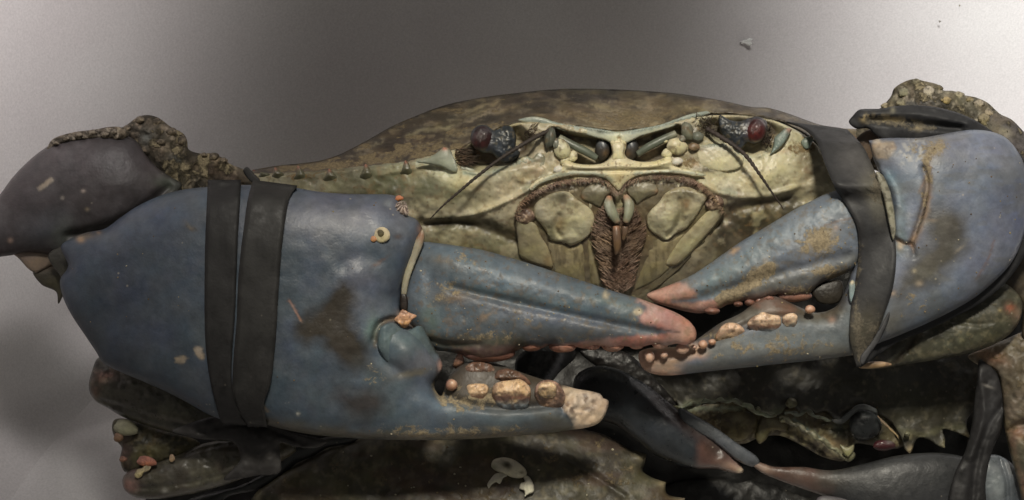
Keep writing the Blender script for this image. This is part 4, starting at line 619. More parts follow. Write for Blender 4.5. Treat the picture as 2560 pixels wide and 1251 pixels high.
palm2, palm2_s = S('claw_palm', PB, crab, M['blue'], lambda P: 88 + .02 * (P[:, 0] - 1600), .7, .5, cap=170, res=5, base=RB,
    feats=[FB(110, 10, 9), FB(36, 2.5, 6), L([(2308, 420), (2318, 460), (2310, 510), (2296, 560), (2278, 612)], 6, -16), L([(2240, 600), (2262, 612), (2280, 614), (2285, 640)], 6, -12), G(2262, 560, 22, 50, 8), L([(2200, 430), (2232, 480), (2240, 540), (2240, 600)], 10, 8), BE([(2215, 430), (2238, 470), (2246, 520)], 7, 3, 4), L([(1640, 905), (1800, 895), (2000, 860)], 20, 5),
           L([(1700, 875), (1800, 850), (1900, 800), (2080, 790)], 10, -8), MUL(G(2080, 780, 90, 40, 1), BE([(2020, 770), (2060, 800), (2100, 780), (2120, 740), (2090, 820), (2130, 700)], 9, 3, 4)), G(1770, 850, 300, 1, 0)],
    paint=[(G(2460, 380, 90, 40, ang=20), (140, 144, 172), .6, 20), (G(2300, 370, 120, 26), (134, 134, 146), .7, 20), (G(2480, 580, 80, 80), (120, 130, 164), .5, 20), (G(2300, 460, 60, 60), (108, 128, 154), .6, 16), (G(2350, 720, 160, 60, ang=-30), (112, 130, 152), .6, 20), (G(2280, 780, 100, 50), (96, 112, 130), .7, 20), (NZ(60, .45, .62, 3), (104, 118, 150), .4),
      (PO([(2310, 540), (2350, 520), (2390, 530), (2412, 570), (2408, 620), (2380, 660), (2350, 700), (2290, 720), (2240, 740), (2250, 690), (2290, 650), (2320, 600)], 26), (88, 82, 70), .95, 14), (G(2240, 800, 40, 60, ang=30), (112, 106, 90), .7, 14), (G(2250, 600, 22, 34), (122, 154, 160), .7, 8), (L([(2220, 440), (2250, 490), (2250, 560)], 14), (124, 156, 176), .7, 6),
      (L([(2318, 400), (2322, 450), (2316, 500)], 8), (136, 96, 62), .95, 5), (L([(2318, 400), (2330, 385), (2345, 370)], 12), (170, 140, 100), .85, 10), (L([(2312, 450), (2300, 478)], 5), (132, 92, 60), .9, 3), (L([(2320, 470), (2312, 530), (2296, 575), (2280, 608)], 10), (150, 114, 76), .95, 4), (L([(2318, 490), (2308, 540), (2292, 582)], 3), (48, 34, 26), .9), (L([(2238, 596), (2256, 606), (2280, 614), (2284, 630)], 5), (116, 80, 48), .95, 4), (G(2250, 616, 8, 10), (206, 170, 110), .8),
      (PO([(2180, 362), (2200, 353), (2235, 356), (2238, 375), (2225, 390), (2195, 396), (2180, 388)], 4), (168, 138, 92), .95, 6), (MUL(G(2208, 374, 34, 22), NZ(9, .55, .62, 3)), (110, 84, 54), .8), (G(2190, 352, 8, 5), (220, 190, 150), .9), (G(2330, 350, 60, 10), (172, 160, 136), .35, 10), (MUL(G(2290, 380, 50, 30), NZ(10, .56, .62, 31)), (206, 200, 184), .7), (L([(2274, 360), (2284, 372), (2278, 400)], 3), (190, 184, 168), .6, 4),
      (L([(2485, 600), (2470, 650), (2440, 700)], 2.5), (146, 100, 88), .6, 2), (G(2400, 622, 14, 3, ang=-40), (170, 150, 120), .7), (G(2298, 710, 9, 7), (168, 140, 104), .8), (G(2286, 678, 5, 5), (176, 158, 126), .8), (G(2232, 734, 8, 6, ang=-30), (184, 146, 104), .8), (G(2330, 552, 12, 3), (150, 124, 92), .8),
      (PO([(1580, 870), (1760, 860), (1780, 880), (1720, 900), (1690, 915), (1700, 945), (1580, 945)], 12), (206, 152, 112), .95, 8), (G(1680, 925, 30, 12), (196, 142, 106), .8, 6), (G(1720, 890, 60, 14, ang=-12), (150, 100, 66), .8, 8), (PO([(1760, 860), (1820, 840), (2130, 760), (2150, 900), (1950, 915), (1740, 935), (1735, 905), (1770, 895)], 14), (98, 108, 112), .9, 10), (L([(1720, 926), (1900, 912), (2130, 884)], 14), (80, 88, 96), .8, 8), (L([(1780, 905), (1900, 880), (2060, 850)], 10), (122, 132, 140), .6, 8),
      (PO([(1730, 850), (1800, 800), (1900, 735), (1960, 740), (2060, 770), (2110, 740), (2090, 800), (2000, 800), (1900, 810), (1800, 850)], 14), (84, 70, 46), .9, 8), (PO([(1880, 760), (1905, 735), (1950, 745), (1990, 775), (1970, 790), (1920, 785)], 8), (112, 72, 48), .9, 6), (G(2065, 725, 60, 40), (48, 40, 32), .9, 6), (G(2080, 880, 60, 20), (128, 120, 96), .5, 12), (G(2080, 800, 9, 8), (166, 122, 90), .8), (NZ(30, .55, .62, 14, st=(.5, 1.5)), (118, 116, 104), .3)],
    mud=[MUL(G(1950, 870, 220, 40, .4), NZ(20, .4, .5, 3)), G(2330, 370, 60, 24, .5), L([(2318, 400), (2322, 450)], 14, .5), G(2280, 760, 70, 40, .3), L([(2318, 480), (2285, 605)], 14, .35), G(1830, 840, 100, 20, .35)])
FB_ = [(2240, 420), (2244, 500), (2240, 600), (2190, 640), (2140, 670), (2100, 690), (2075, 700), (2050, 712), (2030, 730), (2005, 742), (1975, 744), (1950, 738), (1925, 746), (1900, 752), (1878, 756), (1862, 752), (1845, 758), (1820, 762), (1800, 772), (1775, 780), (1745, 784), (1710, 778), (1672, 768), (1636, 756), (1616, 742), (1622, 732), (1650, 722), (1690, 706), (1730, 688), (1770, 662), (1810, 634), (1850, 606), (1890, 582), (1940, 552), (1990, 522), (2030, 502), (2062, 486), (2085, 478), (2110, 470), (2180, 440)]
fin2, fin2_s = S('claw_finger', FB_, crab, M['blue'], lambda P: 66 + .05 * (P[:, 0] - 1600), .8, .6, cap=110, res=4.5, base=(98, 112, 130),
    feats=[L([(1760, 745), (1880, 705), (2000, 670), (2120, 640)], 14, -10), L([(1700, 730), (1850, 680), (2050, 600)], 20, 5), FB(50, 8, 4), FB(14, 4, 6), L([(2120, 470), (2150, 560), (2150, 660)], 12, -10)],
    paint=[(L([(1720, 716), (1850, 650), (2000, 566), (2110, 510)], 24), (106, 126, 140), .7, 10), (G(1800, 700, 90, 24, ang=-26), (104, 126, 132), .8, 14), (L([(1800, 762), (1900, 720), (2000, 700), (2130, 650)], 26), (112, 112, 104), .8, 14), (G(2060, 640, 60, 60), (118, 126, 140), .5, 12), (L([(1820, 768), (1900, 750), (2000, 736), (2090, 690)], 12), (110, 88, 70), .7, 8), (PO([(1860, 760), (1850, 745), (1980, 720), (2010, 740), (1960, 750), (1880, 762)], 8), (128, 84, 62), .7, 6),
      (PO([(1604, 745), (1650, 715), (1694, 704), (1722, 716), (1742, 734), (1720, 746), (1680, 752), (1700, 758), (1780, 752), (1830, 750), (1840, 770), (1780, 790), (1700, 785), (1640, 765)], 5), (178, 110, 78), 1.0, 4), (G(1680, 728, 36, 12, ang=-20), (192, 130, 96), .7, 6), (G(1740, 772, 60, 7, ang=-6), (176, 106, 84), .8, 4), (L([(1660, 752), (1740, 745)], 3), (110, 66, 46), .7, 3),
      (NZ(9, .62, .68, 21), (132, 112, 78), .4), (L([(1880, 720), (1900, 690), (1925, 672)], 12), (172, 154, 116), .8, 14), (L([(1830, 740), (1860, 715), (1890, 700)], 8), (160, 148, 116), .7, 12), (G(2060, 590, 20, 24, ang=30), (170, 146, 96), .7, 12), (G(2030, 615, 30, 14, ang=-30), (160, 136, 92), .6, 12), (L([(2060, 565), (2100, 552), (2132, 546)], 2.5), (120, 90, 66), .8, 2), (G(1835, 628, 14, 7, ang=-26), (190, 148, 96), .9, 3), (G(2090, 570, 7), (160, 126, 96), .7)],
    mud=[L([(1800, 752), (1860, 722), (1900, 690), (1925, 672)], 18, .85), G(1890, 700, 40, 30, .7), G(2050, 600, 50, 40, .7), G(2080, 680, 60, 24, .55), G(1990, 725, 100, 18, .4), G(1820, 745, 60, 16, .4)])
for a in [(1780, 778, 20, 9), (1905, 752, 22, 12), (1985, 740, 44, 16), (1875, 756, 15, 10), (1845, 760, 12, 7)]:
    ball('finger_tooth', a[0], a[1], 84, a[2], a[3], 22, crab, M['tooth'], (150, 98, 78), [(NZ(12, .5, .62, a[0]), (104, 66, 50), .6), (G(a[0], a[1] + a[3], a[2], 5), (184, 130, 104), .7)], nz=.2, seed=a[0] % 31)
tooth([(1788, 846), (1796, 826), (1812, 810), (1832, 807), (1852, 814), (1862, 830), (1850, 844), (1822, 850), (1800, 856)], 150, .8, [(GR((0, 828), (-4, 838)), (128, 82, 60), .9, 5)], (222, 178, 134), 'cream tooth halfway along the lower finger')
tooth([(1868, 812), (1878, 796), (1895, 786), (1908, 780), (1926, 786), (1948, 790), (1953, 804), (1950, 822), (1930, 838), (1905, 840), (1880, 828)], 166, .8, [(GR((0, 808), (0, 816)), (136, 90, 68), .9, 5), (GR((0, 820), (0, 830)), (118, 132, 138), .9, 5), (G(1880, 796, 14, 10), (140, 96, 66), .7, 4)], (232, 192, 146), 'broad cream tooth with a brown band')
tooth([(1956, 794), (1966, 786), (1984, 783), (1994, 792), (1992, 808), (1986, 826), (1970, 830), (1958, 812)], 166, .8, [(GR((0, 806), (0, 816)), (120, 132, 134), .9, 5), (G(1970, 804, 8, 4), (160, 110, 80), .8)], (232, 194, 150))
tooth([(1906, 758), (1912, 744), (1925, 740), (1936, 746), (1936, 758), (1922, 764)], 128, .8, [(G(1922, 748, 9, 7), (186, 122, 100), .8)], (128, 78, 56))
for a in [(2025, 774, 13, 11, 152), (1757, 862, 12, 11, 146), (1706, 872, 17, 14, 150), (1660, 888, 10, 10, 140), (1624, 892, 13, 15, 136), (1780, 856, 10, 8, 138), (1735, 868, 7, 6, 138)]:
    ball('claw_tooth', a[0], a[1], a[4] - 7, a[2], a[3], 12, crab, M['tooth'], (190, 146, 122) if a[0] < 1750 and a[0] != 1780 else (182, 122, 80), [(G(a[0], a[1] - 3, a[2] * .7, a[3] * .6), (220, 172, 140), .8)], nz=.2, seed=a[0] % 23)
sm_('claw_notch', [(2030, 730), (2045, 712), (2075, 702), (2105, 704), (2108, 730), (2098, 755), (2075, 762), (2045, 755)], 92, .4, (44, 38, 30), mat='dark')
sm_('socket_rim', [(2122, 712), (2130, 700), (2138, 706), (2140, 740), (2134, 760), (2124, 752)], 150, .6, (130, 150, 152), [(G(2130, 706, 6, 6), (200, 180, 130), .9)])
sm_('hinge_skin', [(2190, 430), (2208, 440), (2226, 480), (2236, 530), (2240, 580), (2232, 600), (2222, 560), (2210, 500), (2196, 460)], 168, .6, (150, 146, 124), [(NZ(10, .5, .6, 3), (96, 92, 74), .7)])
sm_('elbow_joint', [(2140, 350), (2160, 330), (2180, 325), (2200, 345), (2190, 380), (2170, 410), (2158, 390), (2150, 372)], 10, .4, (96, 76, 60), [(G(2178, 350, 16, 14), (136, 108, 84), .7, 4)])

# ---------------------------------------------------------------- rubber straps
st1 = thing('rubber_strap', 'black rubber strap wound twice round the large left claw', 'rubber strap', (600, 780, 200), 'rubber straps binding the crabs')
SB = (38, 37, 37)
band('strip', [(520, 452), (518, 500), (514, 600), (512, 700), (512, 800), (516, 880), (528, 960), (548, 1040), (556, 1062)], [(602, 452), (600, 500), (594, 600), (590, 700), (586, 800), (580, 880), (580, 960), (600, 1030), (616, 1062)], [palm_s], 9, st1, M['strap'], SB, 40, paint=[(GR((575, 0), (592, 0)), (34, 33, 33), .7)])
band('strip', [(632, 452), (620, 500), (606, 600), (596, 700), (592, 800), (584, 900), (582, 980), (600, 1030), (620, 1066)], [(742, 466), (722, 500), (706, 600), (698, 700), (692, 800), (686, 880), (676, 960), (660, 1010), (668, 1066)], [palm_s], 12, st1, M['strap'], (42, 41, 40), 40, paint=[(G(690, 480, 40, 14), (48, 46, 46), .6)])
sm_('strip', [(500, 1050), (540, 1040), (590, 1030), (640, 1040), (690, 1066), (740, 1084), (790, 1094), (820, 1104), (790, 1120), (740, 1118), (700, 1110), (700, 1180), (640, 1190), (560, 1200), (600, 1150), (580, 1105), (500, 1098), (430, 1080), (470, 1060)], 70, .35, (58, 56, 55), mat='strap', feats=[FB(50, 26, 4), L([(500, 1080), (620, 1060), (760, 1106)], 8, -8)], res=4)
sm_('strip_end', [(608, 428), (618, 418), (634, 434), (650, 452), (640, 460), (622, 450)], 50, .15, (44, 44, 44), mat='strap')
st2 = thing('rubber_strap', 'broad black rubber strap twisted round the right claw and its arm', 'rubber strap', (2180, 650, 200), 'rubber straps binding the crabs')
SB2 = (46, 46, 48)
fr2 = [palm2_s, fin2_s]
b2, b2_s = band('strip', [(1966, 306), (2006, 320), (2040, 352), (2062, 410), (2088, 470), (2120, 520), (2143, 570), (2147, 640), (2140, 700), (2128, 770), (2124, 840), (2134, 890), (2142, 918)], [(2118, 326), (2132, 340), (2160, 372), (2186, 428), (2206, 480), (2226, 540), (2238, 600), (2240, 660), (2232, 720), (2212, 780), (2190, 836), (2170, 880), (2150, 918)],
     [lambda Q: np.where((Q[:, 1] < 470), np.interp(Q[:, 1], [300, 360, 470], [-70, 70, 170]), np.maximum(palm2_s(Q), fin2_s(Q)))], 10, st2, M['strap'], SB2, 20, sm=10, wob=5, ring=False,
     paint=[(G(2190, 480, 22, 60, ang=-14), (122, 118, 104), .8, 14), (G(2160, 830, 40, 60, ang=14), (104, 98, 82), .6, 12), (G(2140, 400, 40, 60, ang=-30), (90, 88, 88), .7, 14), (L([(2130, 480), (2150, 600), (2140, 760), (2150, 900)], 5), (60, 58, 58), .7)], mud=lambda P: G(2200, 470, 30, 60, .7)(P) + L([(2150, 600), (2140, 760), (2150, 900)], 10, .4)(P) + G(2180, 840, 50, 60, .45)(P))
sm_('fold', [(2150, 905), (2152, 890), (2175, 860), (2200, 820), (2222, 780), (2222, 800), (2200, 850), (2175, 885), (2158, 912)], 196, .3, (62, 62, 64), mat='strap')
sm_('strip', [(2122, 306), (2132, 290), (2150, 274), (2200, 272), (2240, 265), (2300, 264), (2350, 270), (2400, 284), (2440, 302), (2480, 328), (2520, 356), (2556, 392), (2590, 450), (2590, 560), (2540, 520), (2500, 420), (2440, 372), (2380, 350), (2300, 352), (2220, 356), (2190, 340), (2170, 322), (2140, 322)], lambda P: 62 + .0006 * (P[:, 0] - 2300) ** 2 * .3, .34, (48, 48, 50), mat='strap', feats=[FB(60, 16, 4), L([(2180, 300), (2300, 312), (2400, 322)], 10, -14), L([(2150, 290), (2280, 284), (2420, 310)], 9, 6)], paint=[(MUL(L([(2160, 296), (2230, 300), (2300, 318)], 9), NZ(12, .48, .56, 3)), (176, 160, 124), .85), (G(2232, 276, 6, 8), (130, 126, 108), .8)], res=4, mud=L([(2170, 300), (2330, 318)], 14, .5), kb=.4)
band('strip', [(2590, 540), (2548, 592), (2520, 645), (2480, 690), (2430, 734), (2370, 770), (2300, 800), (2230, 832), (2150, 890)], [(2596, 590), (2572, 622), (2540, 674), (2500, 720), (2444, 762), (2384, 794), (2312, 828), (2240, 858), (2150, 920)], [lambda Q: np.full(len(Q), 84.)], 0, st2, M['strap'], (44, 44, 46), 0, ring=False, m=5)

# ---------------------------------------------------------------- crab under the left claw: shell at the bottom middle, bound arm and legs at left
c2 = thing('mud_crab', 'dark olive crab lying under the big left claw, white shell scrap on its back', 'crab', (1000, 1200, -300), 'crabs piled in the tub')
def zc2(P): return -150 + .35 * (P[:, 1] - 1150) - 1.2e-4 * (P[:, 0] - 1080) ** 2
c2o, c2_s = S('carapace', [(600, 1330), (622, 1262), (640, 1232), (662, 1214), (700, 1186), (760, 1148), (820, 1118), (900, 1094), (1000, 1072), (1200, 1062), (1400, 1064), (1500, 1084), (1545, 1104), (1562, 1118), (1588, 1128), (1616, 1136, 1), (1612, 1160), (1606, 1178), (1630, 1194), (1664, 1206, 1), (1664, 1226), (1670, 1238), (1712, 1246, 1), (1712, 1262), (1760, 1330), (1700, 1400), (1000, 1420), (640, 1400)], c2, M['dark'], zc2, .42, .4, cap=130, res=6.5, base=(70, 65, 44),
    feats=[FB(130, 34, 4), FB(36, 9, 6), FB(13, 3, 8), L([(1420, 1150), (1500, 1200), (1560, 1240)], 9, -12), L([(960, 1230), (1040, 1200), (1150, 1240)], 16, -8), G(1600, 1145, 16, 12, 8), G(1650, 1205, 16, 10, 8)],
    paint=[(NZ(90, .45, .6, 3), (54, 48, 36), .8), (NZ(34, .52, .64, 6), (90, 86, 54), .6), (G(760, 1210, 120, 60), (88, 82, 52), .7, 30), (G(1480, 1150, 120, 60), (62, 54, 44), .7, 30), (NZ(14, .6, .68, 9), (122, 110, 78), .4), (G(1606, 1142, 18, 12), (150, 134, 100), .85), (G(1656, 1208, 16, 12), (150, 134, 100), .85), (G(1704, 1250, 14, 12), (150, 134, 100), .85), (G(1560, 1112, 12, 12), (120, 106, 80), .7), (G(644, 1236, 8, 16), (170, 160, 120), .7), (NZ(60, .55, .65, 13, st=(.4, 1.4)), (84, 56, 44), .4)],
    mud=[NZ(60, .5, .62, 2, .26)])
bs = thing('shell_scrap', 'broken white barnacle shell on the dark olive carapace', 'shell', (1275, 1180, float(c2_s([1275, 1180])[0])))
bz = lambda P: float(c2_s([1275, 1185])[0]) + 6 + .42 * (P[:, 1] - 1185)
WH = (212, 206, 184)
sm_('arch', [(1228, 1166), (1234, 1150), (1256, 1144), (1280, 1148), (1300, 1160), (1314, 1174), (1316, 1188), (1300, 1196), (1280, 1194), (1262, 1186), (1240, 1178)], bz, .9, WH, [(G(1268, 1163, 14, 9, ang=26), (70, 64, 44), .95), (G(1304, 1182, 6, 4), (96, 86, 62), .8), (G(1236, 1168, 10, 10), (120, 124, 96), .6)], 'barnacle', [G(1268, 1163, 13, 8, -14, 26), FB(9, 4, 2)], par=bs)
sm_('leg_piece', [(1262, 1182), (1240, 1184), (1226, 1198), (1218, 1212), (1222, 1222, 1), (1230, 1212), (1240, 1206), (1250, 1210), (1258, 1196), (1268, 1190)], bz, .6, (206, 202, 184), (), 'barnacle', [FB(7, 4, 6)], par=bs)
sm_('leg_piece', [(1306, 1188), (1322, 1192), (1334, 1212), (1334, 1230), (1322, 1236), (1312, 1242, 1), (1310, 1228), (1298, 1222), (1302, 1208), (1312, 1204)], bz, .6, (208, 204, 186), (), 'barnacle', [FB(7, 5, 3)], par=bs)
CHK = (92, 86, 66)
for i in range(46):
    x, y = RNG.uniform(700, 1560), RNG.uniform(1105, 1245)
    if i < 26: ball('grit', x, y, float(c2_s([x, y])[0]) + 1, RNG.uniform(1.5, 4), RNG.uniform(1.5, 3.2), 2.5, c2, M['barnacle'], (170, 164, 140) if i % 3 else (120, 104, 76), n=7, nz=.4, seed=i)
# bound arm at the left
sm_('arm_segment', [(232, 922), (244, 896), (270, 890), (310, 900), (350, 920), (400, 940), (450, 960), (510, 1000), (560, 1030), (640, 1062), (660, 1090), (600, 1104), (520, 1100), (440, 1086), (370, 1066), (310, 1044), (268, 1020), (240, 1004), (226, 985), (222, 960)], lambda P: -30 + .04 * (P[:, 0] - 240), .85, (92, 88, 68), [(G(262, 940, 26, 14), (196, 116, 58), .9, 8), (G(268, 950, 14, 7), (226, 184, 122), .9, 4), (G(236, 980, 12, 16), (122, 74, 48), .9, 6), (NZ(20, .5, .6, 3), (60, 56, 44), .6), (G(240, 912, 12, 8), (36, 30, 26), .9), (G(460, 1040, 90, 10, ang=14), (96, 88, 62), .4, 10)], 'wet', [FB(40, 12, 4), FB(12, 6, 6), L([(250, 1000), (400, 1050), (560, 1082)], 7, -8)], 3.5, par=c2)
sm_('arm_joint', [(284, 1052), (300, 1046), (340, 1052), (400, 1074), (470, 1092), (500, 1110), (470, 1136), (420, 1150), (380, 1166), (340, 1176), (312, 1180), (300, 1150), (304, 1120), (288, 1098), (280, 1072)], -60, .6, (88, 82, 54), [(NZ(16, .5, .6, 7), (40, 38, 26), .7), (NZ(11, .58, .66, 9), (110, 96, 60), .6), (G(312, 1130, 16, 40), (92, 66, 58), .8, 8)], 'dark', [FB(26, 16, 4), FB(9, 6, 6)], 4, par=c2)
ball('white_growth', 314, 1070, -16, 30, 20, 16, c2, M['barnacle'], (158, 156, 132), [(G(330, 1062, 20, 14), (120, 116, 90), .6)], nz=.4, ang=14); ball('white_growth', 296, 1094, -20, 12, 12, 12, c2, M['barnacle'], (138, 110, 88), nz=.4)
sm_('arm_segment', [(306, 1208), (310, 1190), (330, 1174), (380, 1160), (440, 1140), (500, 1112), (560, 1100), (620, 1096), (680, 1098), (730, 1110), (740, 1128), (700, 1156), (640, 1184), (580, 1206), (520, 1226), (450, 1240), (390, 1248), (340, 1244), (314, 1228)], lambda P: -50 + .0 * P[:, 0], .85, (92, 86, 64), [(NZ(26, .5, .6, 3), (66, 62, 48), .6), (NZ(50, .5, .6, 9), (84, 70, 50), .5), (G(324, 1214, 20, 16), (172, 104, 74), .9, 6), (G(330, 1180, 24, 16), (108, 76, 70), .8, 8), (G(412, 1228, 8, 4), (170, 166, 150), .8), (G(620, 1112, 60, 10), (56, 50, 40), .5)], 'wet', [FB(40, 12, 4), FB(12, 6, 9), L([(340, 1222), (480, 1206), (640, 1160)], 7, -7), L([(420, 1150), (560, 1112), (700, 1112)], 6, -5)], 4, par=c2)
ball('orange_growth', 366, 1154, -14, 24, 13, 12, c2, M['crust'], (190, 98, 54), [(NZ(8, .55, .6, 2), (120, 70, 44), .7)], nz=.5, ang=8)
sm_('pale_growth', [(336, 1188), (344, 1174), (356, 1170), (364, 1162), (378, 1166), (372, 1178), (360, 1182), (354, 1192), (342, 1196)], -12, .7, (196, 176, 118), (), 'crust', [FB(7, 5, 3)], 2.6, par=c2)
ball('white_growth', 430, 1146, -10, 7, 10, 5, c2, M['barnacle'], (176, 150, 122), nz=.4)
ball('orange_growth', 308, 1148, -22, 10, 7, 8, c2, M['crust'], (150, 96, 66), nz=.5)
sm_('walking_leg', [(700, 1120), (760, 1104), (830, 1092), (900, 1090), (880, 1108), (820, 1120), (780, 1142), (740, 1160), (690, 1200), (640, 1226), (560, 1250), (560, 1330), (400, 1330), (470, 1250), (600, 1214), (680, 1168)], -150, .6, (50, 52, 50), [(G(780, 1106, 36, 12), (84, 72, 60), .6, 8)], 'wet', [FB(40, 10, 4)], 5, par=c2)

# ---------------------------------------------------------------- crab at the lower right: shell, spiny margin, face, one eye, two claws
c3 = thing('mud_crab', 'dark spiny crab at lower right with one red eye, under the right claw', 'crab', (2050, 1050, -350), 'crabs piled in the tub')
def zc3(P): return -190 - .15 * np.abs(P[:, 0] - 2000) * .6 + .25 * (P[:, 1] - 1000)
c3o, c3_s = S('carapace', [(1560, 900), (1620, 880), (1800, 870), (2100, 850), (2300, 850), (2440, 860), (2490, 900), (2480, 960), (2452, 1010), (2424, 1040), (2416, 1060), (2426, 1096, 1), (2404, 1088), (2376, 1076), (2356, 1074), (2362, 1096), (2362, 1120, 1), (2346, 1116), (2322, 1100), (2300, 1094), (2288, 1104), (2280, 1128), (2274, 1134, 1), (2262, 1124), (2254, 1098), (2244, 1080), (2230, 1058), (2208, 1042), (2192, 1034), (2176, 1022), (2156, 1016), (2136, 1022), (2120, 1036), (2108, 1048), (2096, 1052), (2084, 1046), (2064, 1030), (2040, 1034), (2020, 1026), (2000, 1030), (1980, 1016), (1966, 1018), (1950, 1036),
      (1920, 1040), (1896, 1030), (1870, 1024), (1840, 1006), (1800, 1004), (1760, 1006), (1730, 1014), (1700, 1022), (1694, 1010), (1670, 990), (1640, 960), (1610, 930)], c3, M['dark'], zc3, .35, .3, cap=120, res=5, base=(58, 56, 48),
    feats=[FB(110, 40, 4), FB(34, 9, 6), FB(11, 3, 8), L([(2100, 1040), (2150, 1008), (2200, 1025)], 12, 10), G(2090, 960, 60, 30, -14), G(1960, 1000, 40, 20, 8)],
    paint=[(NZ(80, .48, .62, 3), (48, 44, 40), .8), (G(2300, 1010, 120, 70), (70, 67, 46), .8, 30), (G(2320, 940, 120, 40), (70, 70, 70), .6, 20), (L([(1700, 1018), (1760, 1004), (1840, 1004), (1900, 1034), (1960, 1022)], 7), (116, 122, 94), .75, 10), (L([(2080, 1046), (2110, 1048), (2140, 1022), (2190, 1030)], 5), (118, 122, 124), .8, 4), (G(2362, 1112, 10, 12), (150, 140, 100), .8), (G(2276, 1126, 10, 12), (160, 140, 92), .8), (G(2422, 1090, 12, 10), (156, 138, 96), .8), (G(2270, 1090, 10, 8), (160, 150, 100), .8, 3), (L([(2250, 1070), (2300, 1088), (2360, 1070), (2410, 1070)], 8), (110, 108, 80), .6, 6), (NZ(12, .62, .7, 9), (120, 112, 90), .35)],
    mud=[G(2220, 1010, 40, 30, .25)])
def zf3(P): return -205 - .1 * np.abs(P[:, 0] - 2000) + .05 * (P[:, 1] - 1040)
sm_('face_plate', [(1680, 1008), (1760, 1000), (1850, 998), (1900, 1018), (2000, 1010), (2120, 1010), (2200, 1022), (2256, 1070), (2262, 1110), (2240, 1122), (2190, 1116), (2140, 1110), (2132, 1130), (2110, 1152), (2088, 1152), (2050, 1140), (2000, 1112), (1950, 1090), (1900, 1094), (1860, 1110), (1810, 1108), (1760, 1080), (1720, 1050)], zf3, .3, (104, 92, 62),
    [(NZ(20, .48, .58, 4), (62, 52, 38), .8), (NZ(12, .56, .64, 7), (146, 136, 96), .7), (L([(1700, 1024), (1780, 1022), (1850, 1020)], 5), (150, 160, 132), .8, 4), (L([(1950, 1040), (2010, 1070), (2060, 1100), (2110, 1140)], 8), (160, 156, 120), .75, 6), (G(2082, 1108, 24, 10, ang=30), (176, 144, 88), .85, 4), (G(2100, 1060, 24, 30), (88, 96, 84), .7, 6), (L([(1985, 1050), (2040, 1090), (2070, 1110)], 4), (120, 142, 136), .8, 3), (G(2170, 1080, 50, 30), (34, 36, 36), .85, 8)], 'dark', [FB(26, 16, 4), FB(9, 6, 6), L([(1900, 1030), (1890, 1090)], 6, -12), L([(1955, 1045), (2020, 1085), (2100, 1145)], 6, 8)], 3.6, par=c3)
for a in [([(1800, 1040), (1840, 1026), (1880, 1034), (1894, 1060), (1876, 1090), (1846, 1104), (1812, 1090), (1796, 1064)], 0), ([(1898, 1060), (1910, 1040), (1940, 1040), (1970, 1062), (1966, 1080), (1930, 1076), (1915, 1100), (1898, 1110), (1888, 1090)], 1)]:
    sm_('mouth_plate', a[0], lambda P: zf3(P) + 10, .5, (104, 92, 56), [(NZ(14, .5, .6, 5), (74, 60, 38), .7), (G(1850, 1046, 22, 12, ang=20), (140, 130, 88), .8, 5), (G(1935, 1056, 26, 9, ang=18), (138, 130, 90), .8, 5), (G(1905, 1088, 10, 16, ang=20), (134, 128, 88), .8, 4)], 'dark', [FB(16, 6, 4)], 3, par=c3)
for x0, y0, x1, y1, w_ in ((1966, 1020, 1978, 1008, 14), (2110, 1140, 2122, 1140, 16), (2260, 1090, 2268, 1086, 8), (1890, 1030, 1894, 1024, 8), (1950, 1036, 1956, 1050, 8)):
    ball('face_knob', x1, y1, -168, w_, w_ * .9, 14, c3, M['cream'], (124, 122, 88), [(NZ(8, .5, .6, x0), (70, 62, 44), .6)], nz=.5, seed=x0 % 29)
sm_('face_spine', [(2100, 1112), (2118, 1118), (2134, 1112), (2134, 1128), (2124, 1142), (2118, 1144, 1), (2108, 1134)], -150, .9, (156, 152, 104), (), par=c3)
st3 = ball('eye', 2160, 1062, -168, 40, 40, 26, c3, M['wet'], (36, 40, 42), [(NZ(14, .5, .6, 3), (70, 76, 78), .6)], nz=.45, ns=18, props={'label': 'half hidden red eye on a black stalk'})
ball('cornea', 2210, 1114, -150, 28, 14, 18, st3, M['cornea'], (70, 34, 38), [(G(2226, 1102, 10, 8), (120, 116, 112), .8)], nz=.25)
hr = []
for i in range(34):
    t = i / 33; hair(2194 + 44 * t, 1040 + 42 * t, R(55), RNG.uniform(16, 30), z=-140, r=1.4)
tubes('eye_bristles', hr, c3, M['hair'], (150, 120, 66), 4, props={'kind': 'stuff'})
sm_('margin_ridge', [(2080, 1050), (2100, 1046), (2120, 1030), (2140, 1014), (2160, 1010), (2190, 1022), (2192, 1034), (2170, 1028), (2150, 1026), (2130, 1040), (2110, 1058), (2092, 1060)], -150, .7, (96, 100, 100), par=c3)
# dark claws of the lower right crab
sm_('claw_finger', [(1430, 1000), (1440, 940), (1490, 915), (1550, 925), (1620, 965), (1680, 1012), (1740, 1060), (1790, 1100), (1830, 1140), (1852, 1164), (1860, 1178), (1850, 1184), (1820, 1180), (1790, 1172), (1750, 1172), (1700, 1164), (1640, 1140), (1590, 1100), (1530, 1060), (1440, 1040)], lambda P: -110 - .06 * (P[:, 0] - 1400) - .3 * np.clip(1560 - P[:, 0], 0, 300), .75, (40, 48, 56), [(PO([(1700, 1020), (1760, 1080), (1740, 1130), (1750, 1180), (1880, 1200), (1880, 1140)], 8), (92, 54, 42), .95, 8), (G(1836, 1172, 34, 14, ang=20), (160, 108, 66), .9, 6), (G(1852, 1178, 9, 8), (200, 178, 130), .9), (L([(1640, 1000), (1740, 1080), (1800, 1130)], 20), (66, 42, 36), .7, 8), (G(1470, 950, 90, 60), (22, 23, 25), .9, 20)], 'wet', [FB(60, 8, 4), L([(1600, 950), (1700, 1050), (1790, 1130)], 16, -14)], 5, par=c3, lab='dark blue-black finger ending in an orange tip')  # left end painted near-black for the shade of the gap around it
